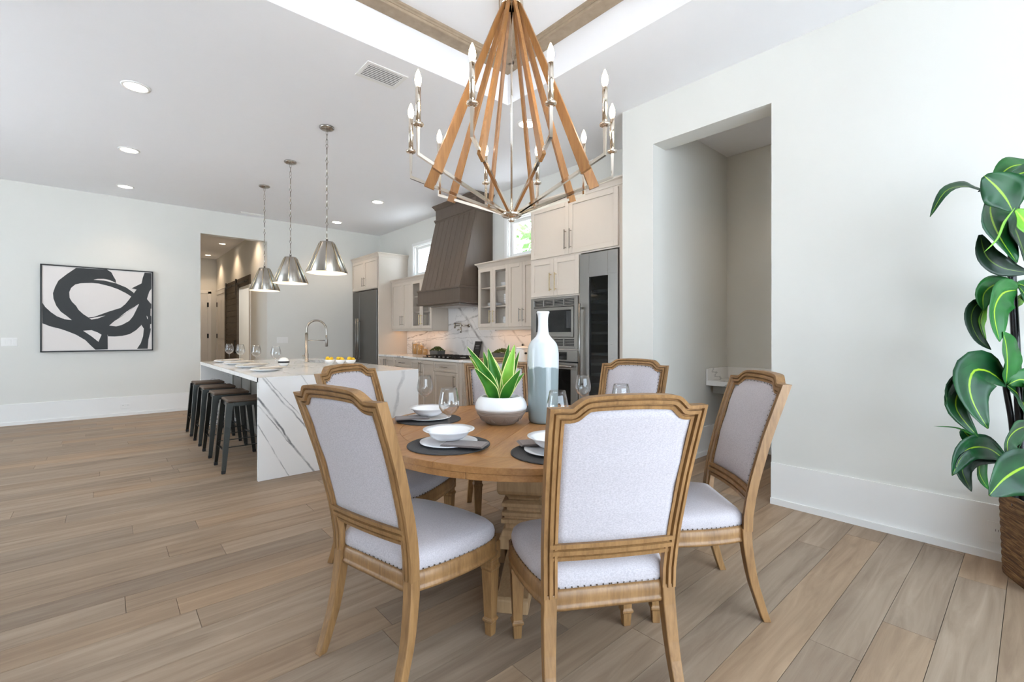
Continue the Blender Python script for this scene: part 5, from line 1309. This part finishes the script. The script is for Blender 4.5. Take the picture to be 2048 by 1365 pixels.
# ================================================================== CHANDELIER
CC = Vector((1.75, 1.99)); CR = .578
t = thing('chandelier', 'large chandelier of golden wood slats and polished nickel candle arms', 'chandelier', (CC.x, CC.y, 1.93))
zo = 1.93
obj('hub', MB().lathe([(.0, .0), (.014, .002), (.018, .012), (.012, .022), (.05, .028), (.058, .036), (.058, .052), (.05, .06), (.012, .064), (.008, .08), (0, .08)], 24), M['nickel'], t, smooth=True)
obj('centre_rod', MB().tube([(0, 0, .07), (0, 0, 3.70-zo)], .006, 10), M['nickel'], t, smooth=True)
obj('top_ring', MB().tube([(.062*math.cos(2*PI*i/32), .062*math.sin(2*PI*i/32), 3.175-zo) for i in range(32)], 0, rect=(.012, .028), closed=True), M['nickel'], t, smooth=True, angle=50)
obj('top_cap', MB().lathe([(.062, 3.185-zo), (.06, 3.195-zo), (.02, 3.205-zo), (.014, 3.25-zo), (0, 3.25-zo)], 24), M['nickel'], t, smooth=True)
obj('ceiling_canopy', MB().lathe([(.075, TB-zo-.001), (.075, TB-zo-.016), (.05, TB-zo-.03), (.012, TB-zo-.04), (0, TB-zo-.04)], 28), M['nickel'], t, smooth=True)
BULB = emit('candle_bulb', (1, .72, .42), 26)
view = math.atan2(-FW.y, -FW.x)           # direction from the chandelier towards the camera
for k in range(10):
    a = view+math.radians(18+36*k); c_, s_ = math.cos(a), math.sin(a)
    P = lambda r, z: (r*c_, r*s_, z-zo)
    arm = obj('arm', MB().tube([P(.045, 1.978), P(CR, 2.187), P(CR, 2.33)], 0, rect=(.016, .016)), M['nickel'], t)
    obj('drip_collar', MB().lathe([(.012, 2.322-zo), (.026, 2.330-zo), (.028, 2.336-zo), (.026, 2.342-zo), (0, 2.343-zo)], 18, (CR*c_, CR*s_)), M['nickel'], arm, smooth=True)
    obj('candle_sleeve', MB().lathe([(.0135, 2.343-zo), (.0135, 2.52-zo), (.011, 2.524-zo), (0, 2.524-zo)], 16, (CR*c_, CR*s_)), M['nickel'], arm, smooth=True)
    obj('bulb', MB().lathe([(.008, 2.524-zo), (.014, 2.54-zo), (.0175, 2.556-zo), (.015, 2.576-zo), (.008, 2.598-zo), (.002, 2.612-zo), (0, 2.613-zo)], 14, (CR*c_, CR*s_)), BULB, arm, smooth=True)
    light('candle_lamp', 'POINT', (CC.x+CR*c_, CC.y+CR*s_, 2.565), 12.0, (1, .95, .88), shadow_soft_size=.02)
    # flat wooden slat standing on edge, from the top ring down to the arm
    p0, p1 = Vector(P(.052, 3.17)), Vector(P(.475, 2.125)); d = (p1-p0).normalized(); nrm = Vector((-s_, c_, 0)); wv = d.cross(nrm).normalized()
    R = []
    for p, w in ((p0, .018), (p0.lerp(p1, .12), .03), (p1, .058)):
        R.append([p+wv*(w/2*sa)+nrm*(.009*sb) for sa, sb in ((-1, -1), (1, -1), (1, 1), (-1, 1))])
    sl = obj('slat', MB().rings(R), M['slat_wood'], t, bevel=.002)

# ================================================================== BIG PLANT IN BASKET
BKC = (3.60, -.075)
def basket_mat():
    m, nt, b = new_mat('woven_seagrass')
    tc = N(nt, 'ShaderNodeTexCoord'); mp = N(nt, 'ShaderNodeMapping'); mp.inputs['Scale'].default_value = (5, 5, 60); L(nt, tc.outputs['Object'], mp.inputs['Vector'])
    n1 = N(nt, 'ShaderNodeTexNoise'); n1.inputs['Scale'].default_value = 2; n1.inputs['Detail'].default_value = 5; n1.inputs['Distortion'].default_value = .8; L(nt, mp.outputs[0], n1.inputs['Vector'])
    r = N(nt, 'ShaderNodeValToRGB'); e = r.color_ramp.elements; e[0].position = .32; e[0].color = lin((64, 40, 20)); e[1].position = .7; e[1].color = lin((168, 130, 84)); k = r.color_ramp.elements.new(.5); k.color = lin((116, 80, 46))
    L(nt, n1.outputs['Fac'], r.inputs['Fac']); L(nt, r.outputs['Color'], b.inputs['Base Color']); b.inputs['Roughness'].default_value = .75; bump(nt, b, n1.outputs['Fac'], .9, .01)
    return m
t = thing('potted_plant', 'tall leafy dracaena with striped leaves in a woven basket', 'potted plant', (*BKC, 0))
brot = math.atan2(-.43, -.9)
R = []; sqh = []
for i in range(40):
    a = 2*PI*i/40; c_, s_ = math.cos(a), math.sin(a); k = (abs(c_)**7+abs(s_)**7)**(-1/7); sqh.append((c_*k, s_*k))
for kz in range(23):
    z = .44*kz/22; h = .160+.012*z/.44+.0035*(kz % 2)
    R.append([tuple(Matrix.Rotation(brot, 3, 'Z') @ Vector((x*h, y*h, z))) for x, y in sqh])
R += [[tuple(Matrix.Rotation(brot, 3, 'Z') @ Vector((x*h, y*h, z))) for x, y in sqh] for h, z in ((.155, .44), (.150, .38))]
bm_ = basket_mat()
obj('basket', MB().rings(R), bm_, t, smooth=True, angle=60)
obj('soil', MB().lathe([(.148, .38), (.12, .39), (0, .395)], 24), bpy.data.materials['dark_soil'], t)
D0 = 2.36
stem_px = [(2047, 985, .02), (2042, 900, 0), (2036, 780, 0), (2030, 660, 0), (2024, 560, 0), (2026, 470, .0), (2032, 400, 0)]
inv = Matrix.Translation(-Vector(t.location))
pts = [inv @ at_depth(x, y, D0+d) for x, y, d in stem_px]
pts = [Vector((pts[0].x, pts[0].y, .39))]+[p for p in pts if p.z > .41]
obj('stem', MB().tube(catmull(pts, 3), .017, 10), plain('black_cane', (20, 20, 24), .3, var=.2), t, smooth=True)
pts = [inv @ at_depth(x, y, D0+.03) for x, y in ((2030, 940), (2024, 850), (2014, 790), (2011, 768))]
pts = [Vector((pts[0].x, pts[0].y, .39))]+[p for p in pts if p.z > .41]
obj('stem', MB().tube(catmull(pts, 3), .013, 10), bpy.data.materials['black_cane'], t, smooth=True)
LD = leaf_mat('dracaena_leaf', (12, 54, 28), (22, 78, 36), (136, 172, 34), False, .036, .26)
LM = leaf_mat('dracaena_leaf_mid', (24, 84, 32), (36, 104, 40), (150, 186, 40), False, .036, .28)
LK = leaf_mat('dracaena_leaf_dark', (20, 42, 28), (30, 54, 36), (92, 120, 44), False, .036, .32)
LL = leaf_mat('dracaena_leaf_lime', (96, 156, 34), (116, 172, 46), (160, 200, 70), False, .06, .3)
PL = [([(2010, 392), (1955, 380), (1927, 373), (1890, 384), (1860, 434)], (0, -.04), .060, LD, .9), ([(1985, 392), (1980, 425), (1996, 470), (2034, 526)], (-.06, -.10), .190, LD, .25), ([(1968, 352), (1994, 376), (2012, 398), (2026, 424)], (-.14, -.16), .150, LD, .3),
      ([(1988, 368), (2012, 340), (2040, 330), (2085, 334)], (-.05, 0), .085, LM, .5), ([(1992, 380), (2030, 352), (2060, 345), (2100, 360)], (-.12, -.10), .085, LD, .4), ([(2010, 378), (1985, 360), (1972, 366), (1956, 384)], (.0, -.06), .060, LK, .6),
      ([(1960, 470), (1972, 512), (2005, 536), (2060, 546)], (-.02, -.05), .085, LK, .2), ([(2030, 420), (2046, 440), (2062, 462), (2090, 482)], (-.15, -.18), .13, LL, .2), ([(2030, 416), (2008, 445), (1994, 478), (1968, 505)], (-.2, -.2), .010, LL, 0),
      ([(2010, 420), (2030, 460), (2045, 500), (2060, 540)], (-.05, -.08), .14, LK, .3), ([(2040, 570), (1995, 568), (1968, 588), (1967, 622)], (0, -.04), .080, LM, .5), ([(2034, 580), (2004, 588), (1988, 624), (1999, 684)], (-.02, -.10), .135, LM, .15),
      ([(1990, 598), (1953, 610), (1942, 640), (1956, 676), (1982, 700)], (.02, -.02), .060, LK, .2), ([(1975, 605), (1964, 632), (1962, 654), (1972, 682)], (.0, -.02), .036, LL, .2), ([(2012, 768), (2014, 730), (2012, 695), (2006, 664)], (.0, -.10), .120, LM, .25),
      ([(2056, 590), (2036, 600), (2022, 622)], (.02, .03), .05, LL, .3), ([(2034, 566), (2060, 580), (2085, 610), (2095, 660)], (0, .05), .10, LM, .3), ([(2034, 570), (2055, 600), (2064, 650), (2060, 700)], (0, -.1), .10, LD, .3),
      ([(2012, 770), (1978, 744), (1948, 742), (1938, 772), (1948, 810), (1976, 858)], (0, -.12), .160, LD, .15), ([(1990, 752), (1950, 743), (1918, 752), (1896, 775), (1893, 810)], (0, -.04), .090, LD, .35), ([(1985, 756), (1945, 757), (1917, 785), (1914, 822), (1956, 874)], (.0, -.06), .110, LD, .2),
      ([(2014, 772), (2036, 790), (2050, 820), (2052, 870)], (0, -.03), .080, LD, .3), ([(2016, 770), (2040, 748), (2070, 745)], (0, .02), .055, LD, .4), ([(2016, 770), (2046, 760), (2080, 790), (2090, 850)], (0, -.08), .10, LM, .3),
      ([(2016, 926), (1975, 897), (1932, 902), (1904, 952)], (0, -.06), .100, LD, .35), ([(2008, 912), (1975, 893), (1950, 882), (1930, 866), (1928, 858)], (0, .02), .065, LD, .4), ([(2006, 922), (1950, 914), (1924, 938), (1943, 984)], (.0, -.08), .075, LK, .2),
      ([(2010, 924), (1968, 908), (1958, 944), (1977, 980)], (.0, .02), .080, LM, .3), ([(2075, 925), (2040, 938), (2006, 960), (1978, 992)], (-.14, -.20), .165, LD, .2), ([(2060, 850), (2030, 862), (2014, 886), (2019, 924)], (-.06, -.14), .105, LD, .25),
      ([(1968, 884), (1940, 868), (1912, 856), (1868, 853)], (0, 0), .007, LM, 0), ([(2030, 920), (2060, 905), (2090, 930), (2100, 980)], (0, -.02), .10, LD, .3), ([(2030, 910), (2058, 880), (2085, 880)], (0, .05), .09, LM, .4)]
for i, (px, (da, db), w, mt, tl) in enumerate(PL):
    m = len(px)-1
    pts = [at_depth(x, y, D0+da+(db-da)*(k/m)) for k, (x, y) in enumerate(px)]
    for p in pts: p.x = min(p.x, X2-.03-w*.1)
    add_leaf(t, pts, w*1.25, mt, persp_side(tl if i % 2 else -tl), thick=.0016, fold=.28, wave=.10, across=6, along=16, wprof=lambda f: (.16+.84*math.sin(min(1, f/.42)*PI/2)**1.2) if f < .42 else max(0.0, 1-((f-.42)/.58)**1.9), seed=i)
